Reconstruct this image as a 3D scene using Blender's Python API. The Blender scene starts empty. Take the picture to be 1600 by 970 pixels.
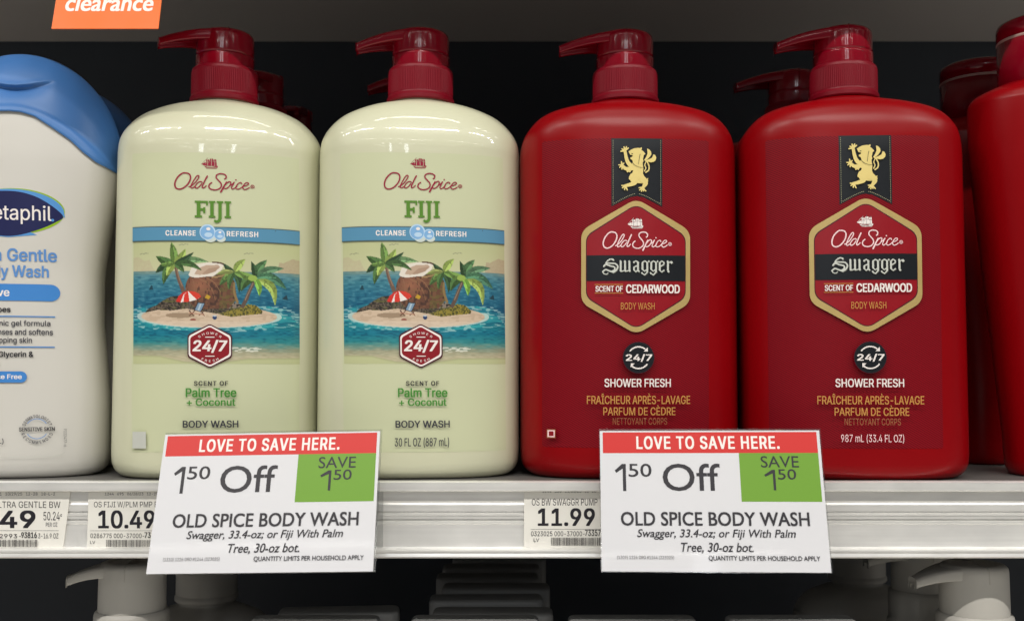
import bpy, bmesh, math, random, os
import numpy as np
from mathutils import Vector, Matrix, Euler
from mathutils.bvhtree import BVHTree
from mathutils.geometry import tessellate_polygon

random.seed(4)
SC = bpy.context.scene
COL = SC.collection

# ------------------------------------------------------------------ camera
# world: X right along the shelf, Y into the shelf (0 = shelf front edge), Z up (0 = shelf deck)
F, TH = 1650.0, math.atan(105 / 1650.0)
CAM = Vector((0, -0.54, 0.052))
cd = bpy.data.cameras.new('camera'); cam = bpy.data.objects.new('camera', cd); COL.objects.link(cam)
cam.location = CAM; cam.rotation_euler = (math.pi / 2 + TH, 0, 0)
cd.sensor_width = 36; cd.lens = F / 1600 * 36; cd.clip_start = 0.01; cd.clip_end = 100
cd.dof.use_dof = True; cd.dof.focus_distance = 0.555; cd.dof.aperture_fstop = 14
SC.camera = cam
SC.view_settings.view_transform = 'Standard'; SC.view_settings.look = 'None'
SC.view_settings.exposure = 0.28; SC.view_settings.gamma = 1
SC.cycles.use_denoising = True
SC.cycles.max_bounces = 8

# ------------------------------------------------------------------ world and lamps
W = bpy.data.worlds.new('World'); SC.world = W; W.use_nodes = True
W.node_tree.nodes['Background'].inputs[0].default_value = (0.86, 0.93, 1, 1)
W.node_tree.nodes['Background'].inputs[1].default_value = 0.085

def area(name, loc, rot, sx, sy, power, color=(1, 0.965, 0.9)):
    l = bpy.data.lights.new(name, 'AREA'); l.shape = 'RECTANGLE'; l.size = sx; l.size_y = sy
    l.energy = power; l.color = color
    o = bpy.data.objects.new(name, l); COL.objects.link(o); o.location = loc; o.rotation_euler = rot
    return o
# store ceiling: broken rows of fluorescent tubes over the aisle
for j, y in enumerate((-0.8, -1.75, -3.4, -5.2, -7.5)):
    for i in ((0, 1, 2, 3, 4) if j < 3 else (1, 2, 3)):
        area('ceiling_lamp', ((i - 2) * 1.55 + 0.25 * (j % 2), y, 2.15), (0, 0, 0), 1.15, 0.055, (4, 27, 4, 5, 3)[j])
# added upright strip lamps behind the camera, for glints on the pump heads
for x in (-0.45, 0.4):
    area('glint_lamp', (x, -6.0, 2.0), (math.pi / 2, 0, 0), 0.16, 1.0, 7, (0.9, 0.95, 1))

# ------------------------------------------------------------------ helpers
def px(u, v, y):
    """photo pixel -> world x, z on the vertical plane at depth y (metric conversion of measurements)"""
    a = math.atan((485 - v) / F) + TH
    dy = y - CAM.y
    z = CAM.z + dy * math.tan(a)
    dep = dy * math.cos(TH) + (z - CAM.z) * math.sin(TH)
    return (u - 800) / F * dep, z

def link(o): COL.objects.link(o); return o
def tag(o, label=None, cat=None, group=None, kind=None):
    if label: o['label'] = label
    if cat: o['category'] = cat
    if group: o['group'] = group
    if kind: o['kind'] = kind
    return o
def empty(name, loc, rz=0.0):
    o = link(bpy.data.objects.new(name, None)); o.location = loc; o.rotation_euler = (0, 0, rz)
    o.empty_display_size = 0.02
    return o
def mesh_obj(name, verts, faces, mats, parent=None, mi=None, smooth=True):
    me = bpy.data.meshes.new(name); me.from_pydata(verts, [], faces); me.update()
    for m in (mats if isinstance(mats, (list, tuple)) else [mats]): me.materials.append(m)
    if mi is not None: me.polygons.foreach_set('material_index', mi)
    me.polygons.foreach_set('use_smooth', [smooth] * len(me.polygons))
    o = link(bpy.data.objects.new(name, me)); o.parent = parent
    return o
def bm_obj(name, bm, mats, parent=None, smooth=True):
    bmesh.ops.recalc_face_normals(bm, faces=bm.faces)
    me = bpy.data.meshes.new(name); bm.to_mesh(me); bm.free()
    for m in (mats if isinstance(mats, (list, tuple)) else [mats]): me.materials.append(m)
    me.polygons.foreach_set('use_smooth', [smooth] * len(me.polygons))
    o = link(bpy.data.objects.new(name, me)); o.parent = parent
    return o
def box_bm(x0, x1, y0, y1, z0, z1, bevel=0.0, seg=3):
    bm = bmesh.new(); bmesh.ops.create_cube(bm, size=1)
    for v in bm.verts:
        v.co = Vector((x0 + (v.co.x + .5) * (x1 - x0), y0 + (v.co.y + .5) * (y1 - y0), z0 + (v.co.z + .5) * (z1 - z0)))
    if bevel:
        bmesh.ops.bevel(bm, geom=list(bm.edges), offset=bevel, segments=seg, profile=0.5, affect='EDGES')
    return bm
def copy_tree(o, parent=None):
    c = o.copy(); COL.objects.link(c); c.parent = parent
    for ch in list(o.children): copy_tree(ch, c)
    return c

# ------------------------------------------------------------------ materials
def mat(name, col, rough=0.5, metal=0.0, spec=0.5, coat=0.0, noise=0.0, nscale=60.0, bump=0.0, bscale=300.0, sss=0.0):
    m = bpy.data.materials.new(name); m.use_nodes = True
    nt = m.node_tree; b = nt.nodes['Principled BSDF']
    b.inputs['Base Color'].default_value = (*col, 1); b.inputs['Roughness'].default_value = rough
    b.inputs['Metallic'].default_value = metal; b.inputs['Specular IOR Level'].default_value = spec
    b.inputs['Coat Weight'].default_value = coat; b.inputs['Coat Roughness'].default_value = 0.035
    tc = None
    if noise or bump: tc = nt.nodes.new('ShaderNodeTexCoord')
    if noise:
        n = nt.nodes.new('ShaderNodeTexNoise'); n.inputs['Scale'].default_value = nscale; n.inputs['Detail'].default_value = 5
        nt.links.new(tc.outputs['Object'], n.inputs['Vector'])
        mx = nt.nodes.new('ShaderNodeMix'); mx.data_type = 'RGBA'
        mx.inputs[6].default_value = (*[c * (1 - noise) for c in col], 1)
        mx.inputs[7].default_value = (*[min(1, c * (1 + noise)) for c in col], 1)
        nt.links.new(n.outputs['Fac'], mx.inputs[0]); nt.links.new(mx.outputs[2], b.inputs['Base Color'])
        mr = nt.nodes.new('ShaderNodeMapRange'); mr.inputs['To Min'].default_value = rough * 0.8; mr.inputs['To Max'].default_value = min(1, rough * 1.25)
        nt.links.new(n.outputs['Fac'], mr.inputs['Value']); nt.links.new(mr.outputs[0], b.inputs['Roughness'])
    if bump:
        n2 = nt.nodes.new('ShaderNodeTexNoise'); n2.inputs['Scale'].default_value = bscale; n2.inputs['Detail'].default_value = 3
        nt.links.new(tc.outputs['Object'], n2.inputs['Vector'])
        bp = nt.nodes.new('ShaderNodeBump'); bp.inputs['Strength'].default_value = bump; bp.inputs['Distance'].default_value = 0.0005
        nt.links.new(n2.outputs['Fac'], bp.inputs['Height']); nt.links.new(bp.outputs['Normal'], b.inputs['Normal'])
    if sss:
        b.inputs['Subsurface Weight'].default_value = sss; b.inputs['Subsurface Radius'].default_value = (0.004, 0.003, 0.002)
    return m
def s2l(r, g, b):
    f = lambda c: ((c / 255 + .055) / 1.055) ** 2.4 if c > 10 else c / 255 / 12.92
    return (f(r), f(g), f(b))

M = {}
M['cream'] = mat('cream_plastic', (0.64, 0.64, 0.46), 0.36, spec=.4, coat=0.5, noise=0.02, nscale=25, bump=0.12, bscale=35)
M['cream_label'] = mat('cream_label_film', (0.60, 0.625, 0.41), 0.36, coat=0.25, noise=0.02, nscale=18, bump=0.1, bscale=40)
M['red'] = mat('red_plastic', (0.25, 0.0007, 0.0030), 0.29, spec=0.22, noise=0.04, nscale=30, bump=0.15, bscale=60)
M['red_badge'] = mat('red_badge_ink', (0.28, 0.002, 0.009), 0.33, noise=0.03)
M['pump'] = mat('crimson_pump_plastic', (0.235, 0.001, 0.011), 0.13, spec=.4, coat=0.25, noise=0.05, nscale=40)
M['collar'] = mat('crimson_collar_plastic', (0.21, 0.001, 0.011), 0.42, spec=.3, noise=0.05, nscale=40)
M['capline'] = mat('pale_ring_plastic', (0.5, 0.33, 0.3), 0.4)
M['white_body'] = mat('white_bottle_plastic', (0.635, 0.615, 0.57), 0.38, noise=0.015, nscale=20, bump=0.12, bscale=40)
M['blue'] = mat('blue_cap_plastic', (0.055, 0.19, 0.50), 0.42, noise=0.03, nscale=20, bump=0.12, bscale=60)
M['bluedark'] = mat('blue_cap_groove', (0.02, 0.07, 0.26), 0.5)
M['offwhite'] = mat('offwhite_pump_plastic', (0.50, 0.48, 0.44), 0.42, noise=0.04, nscale=30, bump=0.1)
M['grey'] = mat('grey_cap_plastic', (0.30, 0.30, 0.295), 0.45, noise=0.06, nscale=30, bump=0.15)
M['greybody'] = mat('grey_bottle_plastic', (0.10, 0.10, 0.11), 0.4, noise=0.05)
M['darkred'] = mat('dark_wine_plastic', (0.05, 0.006, 0.012), 0.4, noise=0.05)
M['brown'] = mat('brown_cap_plastic', (0.10, 0.065, 0.025), 0.4)
M['wall'] = mat('dark_back_panel', (0.03, 0.038, 0.052), 0.55, noise=0.2, nscale=6, bump=0.2, bscale=120)
M['deck'] = mat('grey_enamel_steel', (0.12, 0.115, 0.11), 0.45, noise=0.12, nscale=12, bump=0.2, bscale=200)
M['under'] = mat('taupe_enamel_steel', (0.60, 0.55, 0.52), 0.5, noise=0.10, nscale=5, bump=0.25, bscale=90)
M['card'] = mat('white_card', (0.67, 0.67, 0.70), 0.45, coat=0.1, noise=0.012, nscale=30, bump=0.15, bscale=60)
M['tagcard'] = mat('cream_tag_paper', (0.82, 0.80, 0.745), 0.5, noise=0.02, nscale=60, bump=0.1)
M['orange'] = mat('orange_card', s2l(240, 108, 22), 0.5, noise=0.02, bump=0.1)
def ink(name, rgb, rough=0.42, **k): M[name] = mat(name + '_ink', s2l(*rgb), rough, **k)
ink('k', (30, 28, 36)); ink('k2', (34, 30, 38)); ink('w', (240, 232, 228)); ink('signred', (204, 30, 24)); ink('signgreen', (106, 154, 34))
ink('crimson', (150, 8, 50)); ink('green', (84, 132, 34)); ink('green2', (62, 138, 44)); ink('strip', (84, 142, 176)); ink('stripedge', (70, 92, 96))
ink('navy', (18, 24, 78)); ink('sky', (84, 148, 214)); ink('lime', (146, 184, 22)); ink('bluetext', (92, 142, 206)); ink('pill', (62, 132, 206))
ink('charcoal', (46, 46, 60)); ink('bubble', (130, 178, 224), 0.2); ink('bubble2', (188, 216, 240), 0.2); ink('bubblelo', (205, 215, 208), 0.3)
ink('badge', (138, 4, 24)); ink('badgedk', (70, 4, 26)); ink('band', (14, 18, 24), 0.35); ink('gold2', (196, 142, 72), 0.4); ink('gold3', (156, 96, 62), 0.4)
ink('silver', (205, 208, 200), 0.35); ink('silverdk', (110, 110, 100), 0.4); ink('pinkw', (248, 214, 216)); ink('panelgrey', (128, 128, 132)); ink('stitch', (170, 166, 130)); ink('greyink', (110, 108, 112)); ink('lightgrey', (196, 198, 190))
ink('bar', (88, 86, 84))
M['gold'] = mat('gold_foil', (0.60, 0.44, 0.17), 0.34, metal=0.35, noise=0.05, nscale=80)
M['lion'] = mat('pale_gold_foil', (0.82, 0.66, 0.24), 0.4, metal=0.1, noise=0.06, nscale=120)

def striped():
    m = mat('red_striped_label_film', (0.30, 0.01, 0.02), 0.40, spec=0.22)
    nt = m.node_tree; b = nt.nodes['Principled BSDF']
    tc = nt.nodes.new('ShaderNodeTexCoord'); mp = nt.nodes.new('ShaderNodeMapping')
    mp.inputs['Rotation'].default_value = (0, math.radians(60), 0)
    nt.links.new(tc.outputs['Object'], mp.inputs['Vector'])
    wv = nt.nodes.new('ShaderNodeTexWave'); wv.wave_type = 'BANDS'; wv.bands_direction = 'X'
    wv.inputs['Scale'].default_value = 310; wv.inputs['Distortion'].default_value = 0.0
    nt.links.new(mp.outputs['Vector'], wv.inputs['Vector'])
    mx = nt.nodes.new('ShaderNodeMix'); mx.data_type = 'RGBA'
    mx.inputs[6].default_value = (0.10, 0.0008, 0.004, 1); mx.inputs[7].default_value = (0.28, 0.0022, 0.010, 1)
    nt.links.new(wv.outputs['Fac'], mx.inputs[0]); nt.links.new(mx.outputs[2], b.inputs['Base Color'])
    return m
M['stripes'] = striped()

def aluminium():
    m = mat('brushed_aluminium', (0.7, 0.69, 0.67), 0.36, metal=0.5)
    nt = m.node_tree; b = nt.nodes['Principled BSDF']
    tc = nt.nodes.new('ShaderNodeTexCoord'); mp = nt.nodes.new('ShaderNodeMapping'); mp.inputs['Scale'].default_value = (5, 300, 700)
    nt.links.new(tc.outputs['Object'], mp.inputs['Vector'])
    n = nt.nodes.new('ShaderNodeTexNoise'); n.inputs['Scale'].default_value = 1; n.inputs['Detail'].default_value = 6
    nt.links.new(mp.outputs['Vector'], n.inputs['Vector'])
    mp2 = nt.nodes.new('ShaderNodeMapping'); mp2.inputs['Scale'].default_value = (60, 60, 130)
    nt.links.new(tc.outputs['Object'], mp2.inputs['Vector'])
    n2 = nt.nodes.new('ShaderNodeTexNoise'); n2.inputs['Scale'].default_value = 1; n2.inputs['Detail'].default_value = 6
    nt.links.new(mp2.outputs['Vector'], n2.inputs['Vector'])
    ad = nt.nodes.new('ShaderNodeMath'); ad.operation = 'ADD'
    nt.links.new(n.outputs['Fac'], ad.inputs[0]); nt.links.new(n2.outputs['Fac'], ad.inputs[1])
    mr = nt.nodes.new('ShaderNodeMapRange'); mr.inputs['From Min'].default_value = 0.7; mr.inputs['From Max'].default_value = 1.35
    mr.inputs['To Min'].default_value = 0.28; mr.inputs['To Max'].default_value = 0.44
    nt.links.new(ad.outputs[0], mr.inputs['Value']); nt.links.new(mr.outputs[0], b.inputs['Roughness'])
    cr = nt.nodes.new('ShaderNodeMix'); cr.data_type = 'RGBA'
    cr.inputs[6].default_value = (0.85, 0.84, 0.82, 1); cr.inputs[7].default_value = (0.92, 0.91, 0.885, 1)
    nt.links.new(ad.outputs[0], mr.inputs['Value'])
    mr2 = nt.nodes.new('ShaderNodeMapRange'); mr2.inputs['From Min'].default_value = 0.7; mr2.inputs['From Max'].default_value = 1.3
    nt.links.new(ad.outputs[0], mr2.inputs['Value']); nt.links.new(mr2.outputs[0], cr.inputs[0]); nt.links.new(cr.outputs[2], b.inputs['Base Color'])
    bp = nt.nodes.new('ShaderNodeBump'); bp.inputs['Strength'].default_value = 0.04; bp.inputs['Distance'].default_value = 0.0003
    nt.links.new(n.outputs['Fac'], bp.inputs['Height']); nt.links.new(bp.outputs['Normal'], b.inputs['Normal'])
    return m
M['alu'] = aluminium()
def clear_plastic():
    m = bpy.data.materials.new('clear_sleeve_plastic'); m.use_nodes = True; nt = m.node_tree
    nt.nodes.remove(nt.nodes['Principled BSDF'])
    g = nt.nodes.new('ShaderNodeBsdfGlossy'); g.inputs['Roughness'].default_value = 0.12
    t = nt.nodes.new('ShaderNodeBsdfTransparent'); t.inputs['Color'].default_value = (0.95, 0.955, 0.955, 1)
    mx = nt.nodes.new('ShaderNodeMixShader'); mx.inputs[0].default_value = 0.12
    nt.links.new(t.outputs[0], mx.inputs[1]); nt.links.new(g.outputs[0], mx.inputs[2])
    nt.links.new(mx.outputs[0], nt.nodes['Material Output'].inputs['Surface'])
    return m
M['clear'] = clear_plastic()

# ------------------------------------------------------------------ lettering
try:
    INTER = bpy.data.fonts.load(os.path.join(bpy.utils.resource_path('LOCAL'), 'datafiles', 'fonts', 'Inter.woff2'))
except Exception:
    INTER = None
def glyphs(s, bold=0.0, shear=0.0, font='inter', space=1.0):
    cu = bpy.data.curves.new('t', 'FONT'); cu.body = s; cu.size = 1; cu.offset = bold; cu.shear = shear
    cu.space_character = space; cu.resolution_u = 4; cu.fill_mode = 'NONE'; cu.dimensions = '2D'
    if font == 'inter' and INTER: cu.font = INTER
    o = bpy.data.objects.new('t', cu); COL.objects.link(o)
    dg = bpy.context.evaluated_depsgraph_get(); dg.update()
    me = bpy.data.meshes.new_from_object(o.evaluated_get(dg))
    co = [tuple(v.co[:2]) for v in me.vertices]; nxt = {}
    for e in me.edges:
        a, b = e.vertices; nxt.setdefault(a, []).append(b); nxt.setdefault(b, []).append(a)
    bpy.data.objects.remove(o); bpy.data.curves.remove(cu); bpy.data.meshes.remove(me)
    # walk the outlines; keep the direction the font gave them (vertex order)
    seen = set(); loops = []
    for st in range(len(co)):
        if st in seen or st not in nxt: continue
        lp = [st]; seen.add(st); cur = st
        while True:
            c = [q for q in nxt[cur] if q not in seen]
            if not c: break
            cur = min(c) if len(lp) == 1 else c[0]; seen.add(cur); lp.append(cur)
        chg = True
        while chg and len(lp) > 3:      # drop doubled and collinear points
            chg = False
            for k in range(len(lp)):
                (ax, ay), (bx, by), (cx, cy) = co[lp[k - 1]], co[lp[k]], co[lp[(k + 1) % len(lp)]]
                if abs((bx - ax) * (cy - by) - (by - ay) * (cx - bx)) < 2e-7:
                    del lp[k]; chg = True; break
        if len(lp) > 2: loops.append(lp)
    def area_(l): return sum(co[l[k - 1]][0] * co[l[k]][1] - co[l[k]][0] * co[l[k - 1]][1] for k in range(len(l))) / 2
    def inside(p, l):
        c = False
        for k in range(len(l)):
            (x0, y0), (x1, y1) = co[l[k - 1]], co[l[k]]
            if (y0 > p[1]) != (y1 > p[1]) and p[0] < (x1 - x0) * (p[1] - y0) / (y1 - y0) + x0: c = not c
        return c
    A = [area_(l) for l in loops]; sgn = 1 if A[max(range(len(A)), key=lambda k: abs(A[k]))] > 0 else -1
    outs = [l for l, a in zip(loops, A) if a * sgn > 0]; holes = [l for l, a in zip(loops, A) if a * sgn <= 0]
    hs = {k: [] for k in range(len(outs))}
    for h in holes:
        c = [k for k in range(len(outs)) if inside(co[h[0]], outs[k])]
        if c: hs[min(c, key=lambda k: abs(area_(outs[k])))].append(h)
    groups = []
    for k, l in enumerate(outs):
        idx = list(l); ls = [[Vector((*co[q], 0)) for q in l]]
        for h in hs[k]: ls.append([Vector((*co[q], 0)) for q in h]); idx += h
        tri = [tuple(idx[q] for q in f) for f in tessellate_polygon(ls)]
        ar = sum(abs(area_(list(f))) for f in tri); want = abs(area_(l)) - sum(abs(area_(h)) for h in hs[k])
        if abs(ar - want) > .015 * want or len(tri) != len(idx) - 2 + 2 * len(hs[k]):   # outline crosses itself: fill band by band
            ed = [(co[q[k2 - 1]], co[q[k2]]) for q in [l] + hs[k] for k2 in range(len(q))]
            ys = set(p[1] for e in ed for p in e)
            for a in range(len(ed)):
                (x0, y0), (x1, y1) = ed[a]
                for b in range(a):
                    (x2, y2), (x3, y3) = ed[b]
                    dn = (x1 - x0) * (y3 - y2) - (y1 - y0) * (x3 - x2)
                    if abs(dn) < 1e-12: continue
                    t = ((x2 - x0) * (y3 - y2) - (y2 - y0) * (x3 - x2)) / dn; u = ((x2 - x0) * (y1 - y0) - (y2 - y0) * (x1 - x0)) / dn
                    if 0 < t < 1 and 0 < u < 1: ys.add(y0 + t * (y1 - y0))
            ys = sorted(ys); tri = []
            for ya, yb in zip(ys, ys[1:]):
                if yb - ya < 1e-5: continue
                ym = (ya + yb) / 2; cs = []
                for (x0, y0), (x1, y1) in ed:
                    if (y0 > ym) != (y1 > ym):
                        g = (x1 - x0) / (y1 - y0); cs.append((x0 + g * (ym - y0), x0 + g * (ya - y0), x0 + g * (yb - y0), 1 if y1 > y0 else -1))
                cs.sort(); w = 0
                for q, c in enumerate(cs):
                    if w == 0: st_ = c
                    w += c[3]
                    if w == 0:
                        n0 = len(co); co += [(st_[1], ya), (c[1], ya), (c[2], yb), (st_[2], yb)]; tri.append((n0, n0 + 1, n0 + 2, n0 + 3))
        groups.append(tri)
    return np.array(co), groups

def catmull(P, n=8, closed=False):
    P = [np.array(p, float) for p in P]
    Q = [P[-1]] + P + [P[0], P[1]] if closed else [2 * P[0] - P[1]] + P + [2 * P[-1] - P[-2]]
    out = []
    for i in range(1, len(Q) - 2):
        for k in range(n):
            t = k / n
            out.append(0.5 * (2 * Q[i] + (Q[i + 1] - Q[i - 1]) * t + (2 * Q[i - 1] - 5 * Q[i] + 4 * Q[i + 1] - Q[i + 2]) * t * t + (3 * Q[i] - Q[i - 1] - 3 * Q[i + 1] + Q[i + 2]) * t ** 3))
    if not closed: out.append(P[-1])
    return out

class Print:
    """collects flat printed shapes in photo-measured units, then lays them on a surface as one mesh"""
    def __init__(s, T): s.T = T; s.V = []; s.Fc = []; s.mi = []; s.mats = []; s.h = 0.0; s.step = 9e-6
    def _m(s, k):
        m = M[k]
        if m not in s.mats: s.mats.append(m)
        return s.mats.index(m)
    def add(s, pts, faces, k, ramp=0.0, T=None, split=False):
        s.h += s.step; b = len(s.V); T = T or s.T
        if split:      # letters whose outlines overlap: no two faces share one plane
            mi = s._m(k)
            for j, grp in enumerate(faces):
                ids = {}
                for f in grp:
                    for i in f:
                        if i not in ids:
                            ids[i] = len(s.V); x, z = T(*pts[i]); s.V.append((x, z, s.h + (j % 5) * 4e-7))
                    s.Fc.append([ids[i] for i in f]); s.mi.append(mi)
            return
        for i, p in enumerate(pts):
            x, z = T(p[0], p[1]); s.V.append((x, z, s.h + ramp * i))
        mi = s._m(k)
        for f in faces: s.Fc.append([b + i for i in f]); s.mi.append(mi)
    def poly(s, pts, k, holes=(), T=None):
        allp = list(pts); 
        loops = [[Vector((p[0], p[1], 0)) for p in pts]]
        for h in holes: loops.append([Vector((p[0], p[1], 0)) for p in h]); allp += list(h)
        s.add(allp, [tuple(t) for t in tessellate_polygon(loops)], k, T=T)
    def rect(s, u0, v0, u1, v1, k, T=None): s.poly([(u0, v0), (u1, v0), (u1, v1), (u0, v1)], k, T=T)
    def circle(s, u, v, r, k, ry=None, hole=None, n=40, T=None):
        ry = ry or r
        c = [(u + r * math.cos(a * 2 * math.pi / n), v + ry * math.sin(a * 2 * math.pi / n)) for a in range(n)]
        h = [[(u + hole * math.cos(a * 2 * math.pi / n), v + hole * math.sin(a * 2 * math.pi / n)) for a in range(n)]] if hole else ()
        s.poly(c, k, h, T=T)
    def stroke(s, P, w, k, w2=None, smooth=True, n=7, closed=False, T=None, cap=True):
        C = catmull(P, n, closed) if smooth else [np.array(p, float) for p in P]
        if closed: C.append(C[0])
        N = len(C); w2 = w if w2 is None else w2
        if cap and not closed:
            d0 = C[0] - C[1]; d1 = C[-1] - C[-2]
            C = [C[0] + d0 / (np.linalg.norm(d0) + 1e-9) * w * .42] + C + [C[-1] + d1 / (np.linalg.norm(d1) + 1e-9) * w2 * .42]
        N = len(C); pts = []; fc = []
        for i in range(N):
            a = C[max(0, i - 1)]; b = C[min(N - 1, i + 1)]
            if closed and i in (0, N - 1): a, b = C[-2], C[1]
            d = b - a; d = d / (np.linalg.norm(d) + 1e-9); nrm = np.array([-d[1], d[0]])
            ww = (w + (w2 - w) * i / (N - 1)) / 2
            if cap and not closed and i in (0, N - 1): ww *= .45
            pts += [tuple(C[i] + nrm * ww), tuple(C[i] - nrm * ww)]
            if i: fc.append((2 * i - 2, 2 * i - 1, 2 * i + 1, 2 * i))
        s.add(pts, fc, k, ramp=4e-8 * 5, T=T)
    def text(s, t, box, k, bold=0.0, shear=0.0, font='inter', space=1.0, T=None):
        if font == 'inter' and not INTER: font = 'gill'
        if font == 'inter': bold += .003
        V, Fs = glyphs(t, min(0, bold) if font != 'inter' else 0, shear, font, space)
        lo, hi = V.min(0), V.max(0); u0, v0, u1, v1 = box
        d = .72 * max(0, bold) * (v1 - v0) / (hi[1] - lo[1])      # heavier weights: the same letters printed a hair apart
        u0 += d; u1 -= d; v0 += d; v1 -= d
        P = [(u0 + (x - lo[0]) / (hi[0] - lo[0]) * (u1 - u0), v1 - (y - lo[1]) / (hi[1] - lo[1]) * (v1 - v0)) for x, y in V]
        st = s.step
        for du, dv in (((0, 0),) if d == 0 else ((-d, -d * .6), (d, -d * .6), (-d, d * .6), (d, d * .6), (0, 0))):
            s.add([(a + du, b + dv) for a, b in P], Fs, k, T=T, split=True); s.step = 5e-6
        s.step = st
    def arctext(s, t, cu_, cv, r, a0, a1, h, k, bold=0.01, inward=False, wf=0.8, T=None):
        """letters set round a circle; angles in degrees from straight up, clockwise"""
        n = len(t)
        for i, ch in enumerate(t):
            if ch == ' ': continue
            V, Fs = glyphs(ch, 0); lo, hi = V.min(0), V.max(0)
            a = math.radians(a0 + (a1 - a0) * (i + .5) / n)
            sc = h / 0.73; cx = (lo[0] + hi[0]) / 2
            P = []
            for x, y in V:
                lx = (x - cx) * sc * wf; ly = (y - .365) * sc
                if inward:  # bottom text, readable from below
                    ox, oy = math.sin(a), -math.cos(a)
                    P.append((cu_ + ox * r + (-math.cos(a)) * lx + ox * -ly, cv + oy * r + (-math.sin(a)) * lx + oy * -ly))
                else:
                    ox, oy = math.sin(a), -math.cos(a)
                    P.append((cu_ + ox * r + math.cos(a) * lx + ox * ly, cv + oy * r + math.sin(a) * lx + oy * ly))
            for q in (((0, 0),) if bold <= .011 else ((-bold * h * .8, 0), (bold * h * .8, 0))): s.add([(e + q[0], f + q[1]) for e, f in P], Fs, k, T=T, split=True)
    def build(s, name, parent, bvh=None, base=1.2e-4, grid=0.0018, facing=-1):
        bm = bmesh.new()
        vs = [bm.verts.new((x, h, z)) for x, z, h in s.V]
        for f, mi in zip(s.Fc, s.mi):
            try: fa = bm.faces.new([vs[i] for i in f]); fa.material_index = mi
            except ValueError: pass
        if bvh is not None:
            xs = [v.co.x for v in bm.verts]; zs = [v.co.z for v in bm.verts]
            for ax, lo, hi in ((0, min(xs), max(xs)), (2, min(zs), max(zs))):
                g = grid if ax == 0 else grid * .8
                k = math.floor(lo / g) + 1
                while k * g < hi:
                    co = [0, 0, 0]; no = [0, 0, 0]; co[ax] = k * g; no[ax] = 1
                    bmesh.ops.bisect_plane(bm, geom=bm.verts[:] + bm.edges[:] + bm.faces[:], dist=2e-7, plane_co=co, plane_no=no)
                    k += 1
            for v in bm.verts:
                hit = bvh.ray_cast(Vector((v.co.x, -0.3, v.co.z)), Vector((0, 1, 0)))
                y = hit[0].y if hit[0] else 0.0
                n = hit[1] if hit[0] else Vector((0, -1, 0))
                v.co = Vector((v.co.x, y, v.co.z)) + n * (base + v.co.y) * (1 if n.y < 0 else -1)
        else:
            for v in bm.verts: v.co.y = -(base + v.co.y)
        me = bpy.data.meshes.new(name); bm.to_mesh(me); bm.free()
        for m in s.mats: me.materials.append(m)
        me.polygons.foreach_set('use_smooth', [bvh is not None] * len(me.polygons))
        # make every face look to the front
        o = link(bpy.data.objects.new(name, me)); o.parent = parent
        bm = bmesh.new(); bm.from_mesh(me); bm.normal_update()
        fl = [f for f in bm.faces if f.normal.y > 0]; bmesh.ops.reverse_faces(bm, faces=fl); bm.to_mesh(me); bm.free()
        return o

def bvh_of(o):
    me = o.data
    return BVHTree.FromPolygons([v.co.copy() for v in me.vertices], [tuple(p.vertices) for p in me.polygons])

# ------------------------------------------------------------------ lofted bottle shapes
def interp(tab, z):
    """smooth (monotone cubic) interpolation of rows (z, a, b, n)"""
    zs = [r[0] for r in tab]
    if z <= zs[0]: return tab[0][1:]
    if z >= zs[-1]: return tab[-1][1:]
    i = max(j for j in range(len(zs)) if zs[j] <= z)
    i = min(i, len(zs) - 2); h = zs[i + 1] - zs[i]; t = (z - zs[i]) / h
    res = []
    for c in range(1, len(tab[0])):
        y = [r[c] for r in tab]
        def d(j): return (y[j + 1] - y[j]) / (zs[j + 1] - zs[j])
        def m(j):
            if j == 0: return d(0)
            if j == len(zs) - 1: return d(j - 1)
            p, q = d(j - 1), d(j)
            return 0 if p * q <= 0 else 2 * p * q / (p + q)
        m0, m1 = m(i), m(i + 1)
        res.append((2 * t ** 3 - 3 * t * t + 1) * y[i] + (t ** 3 - 2 * t * t + t) * h * m0 + (-2 * t ** 3 + 3 * t * t) * y[i + 1] + (t ** 3 - t * t) * h * m1)
    return tuple(res)
def ring(a, b, n, N=144):
    out = []
    for k in range(N):
        t = 2 * math.pi * k / N
        c, s_ = math.cos(t), math.sin(t)
        out.append((a * math.copysign(abs(c) ** (2 / n), c), b * math.copysign(abs(s_) ** (2 / n), s_)))
    # resample evenly by arc length
    P = np.array(out + [out[0]]); L = np.r_[0, np.cumsum(np.hypot(*np.diff(P, axis=0).T))]
    q = np.linspace(0, L[-1], N, endpoint=False)
    return list(zip(np.interp(q, L, P[:, 0]), np.interp(q, L, P[:, 1])))
def loft(tab, zlist, N=144, cap_top=True, cap_bot=True, disp=None):
    V = []; Fc = []
    for z in zlist:
        a, b, n = interp(tab, z)
        for x, y in ring(a, b, n, N):
            p = Vector((x, y, z))
            if disp: p = disp(p)
            V.append(tuple(p))
    for r in range(len(zlist) - 1):
        for k in range(N):
            k2 = (k + 1) % N
            Fc.append((r * N + k, r * N + k2, (r + 1) * N + k2, (r + 1) * N + k))
    if cap_bot: Fc.append(tuple(reversed(range(N))))
    if cap_top: Fc.append(tuple((len(zlist) - 1) * N + k for k in range(N)))
    return V, Fc
def zl(tab, extra=70):
    z0, z1 = tab[0][0], tab[-1][0]
    s = set(r[0] for r in tab)
    for i in range(extra + 1): s.add(z0 + (z1 - z0) * i / extra)
    for i in range(40): s.add(z1 - (z1 - z0) * 0.2 * i / 40)
    for i in range(12): s.add(z0 + 0.012 * i / 12)
    return sorted(s)
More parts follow.
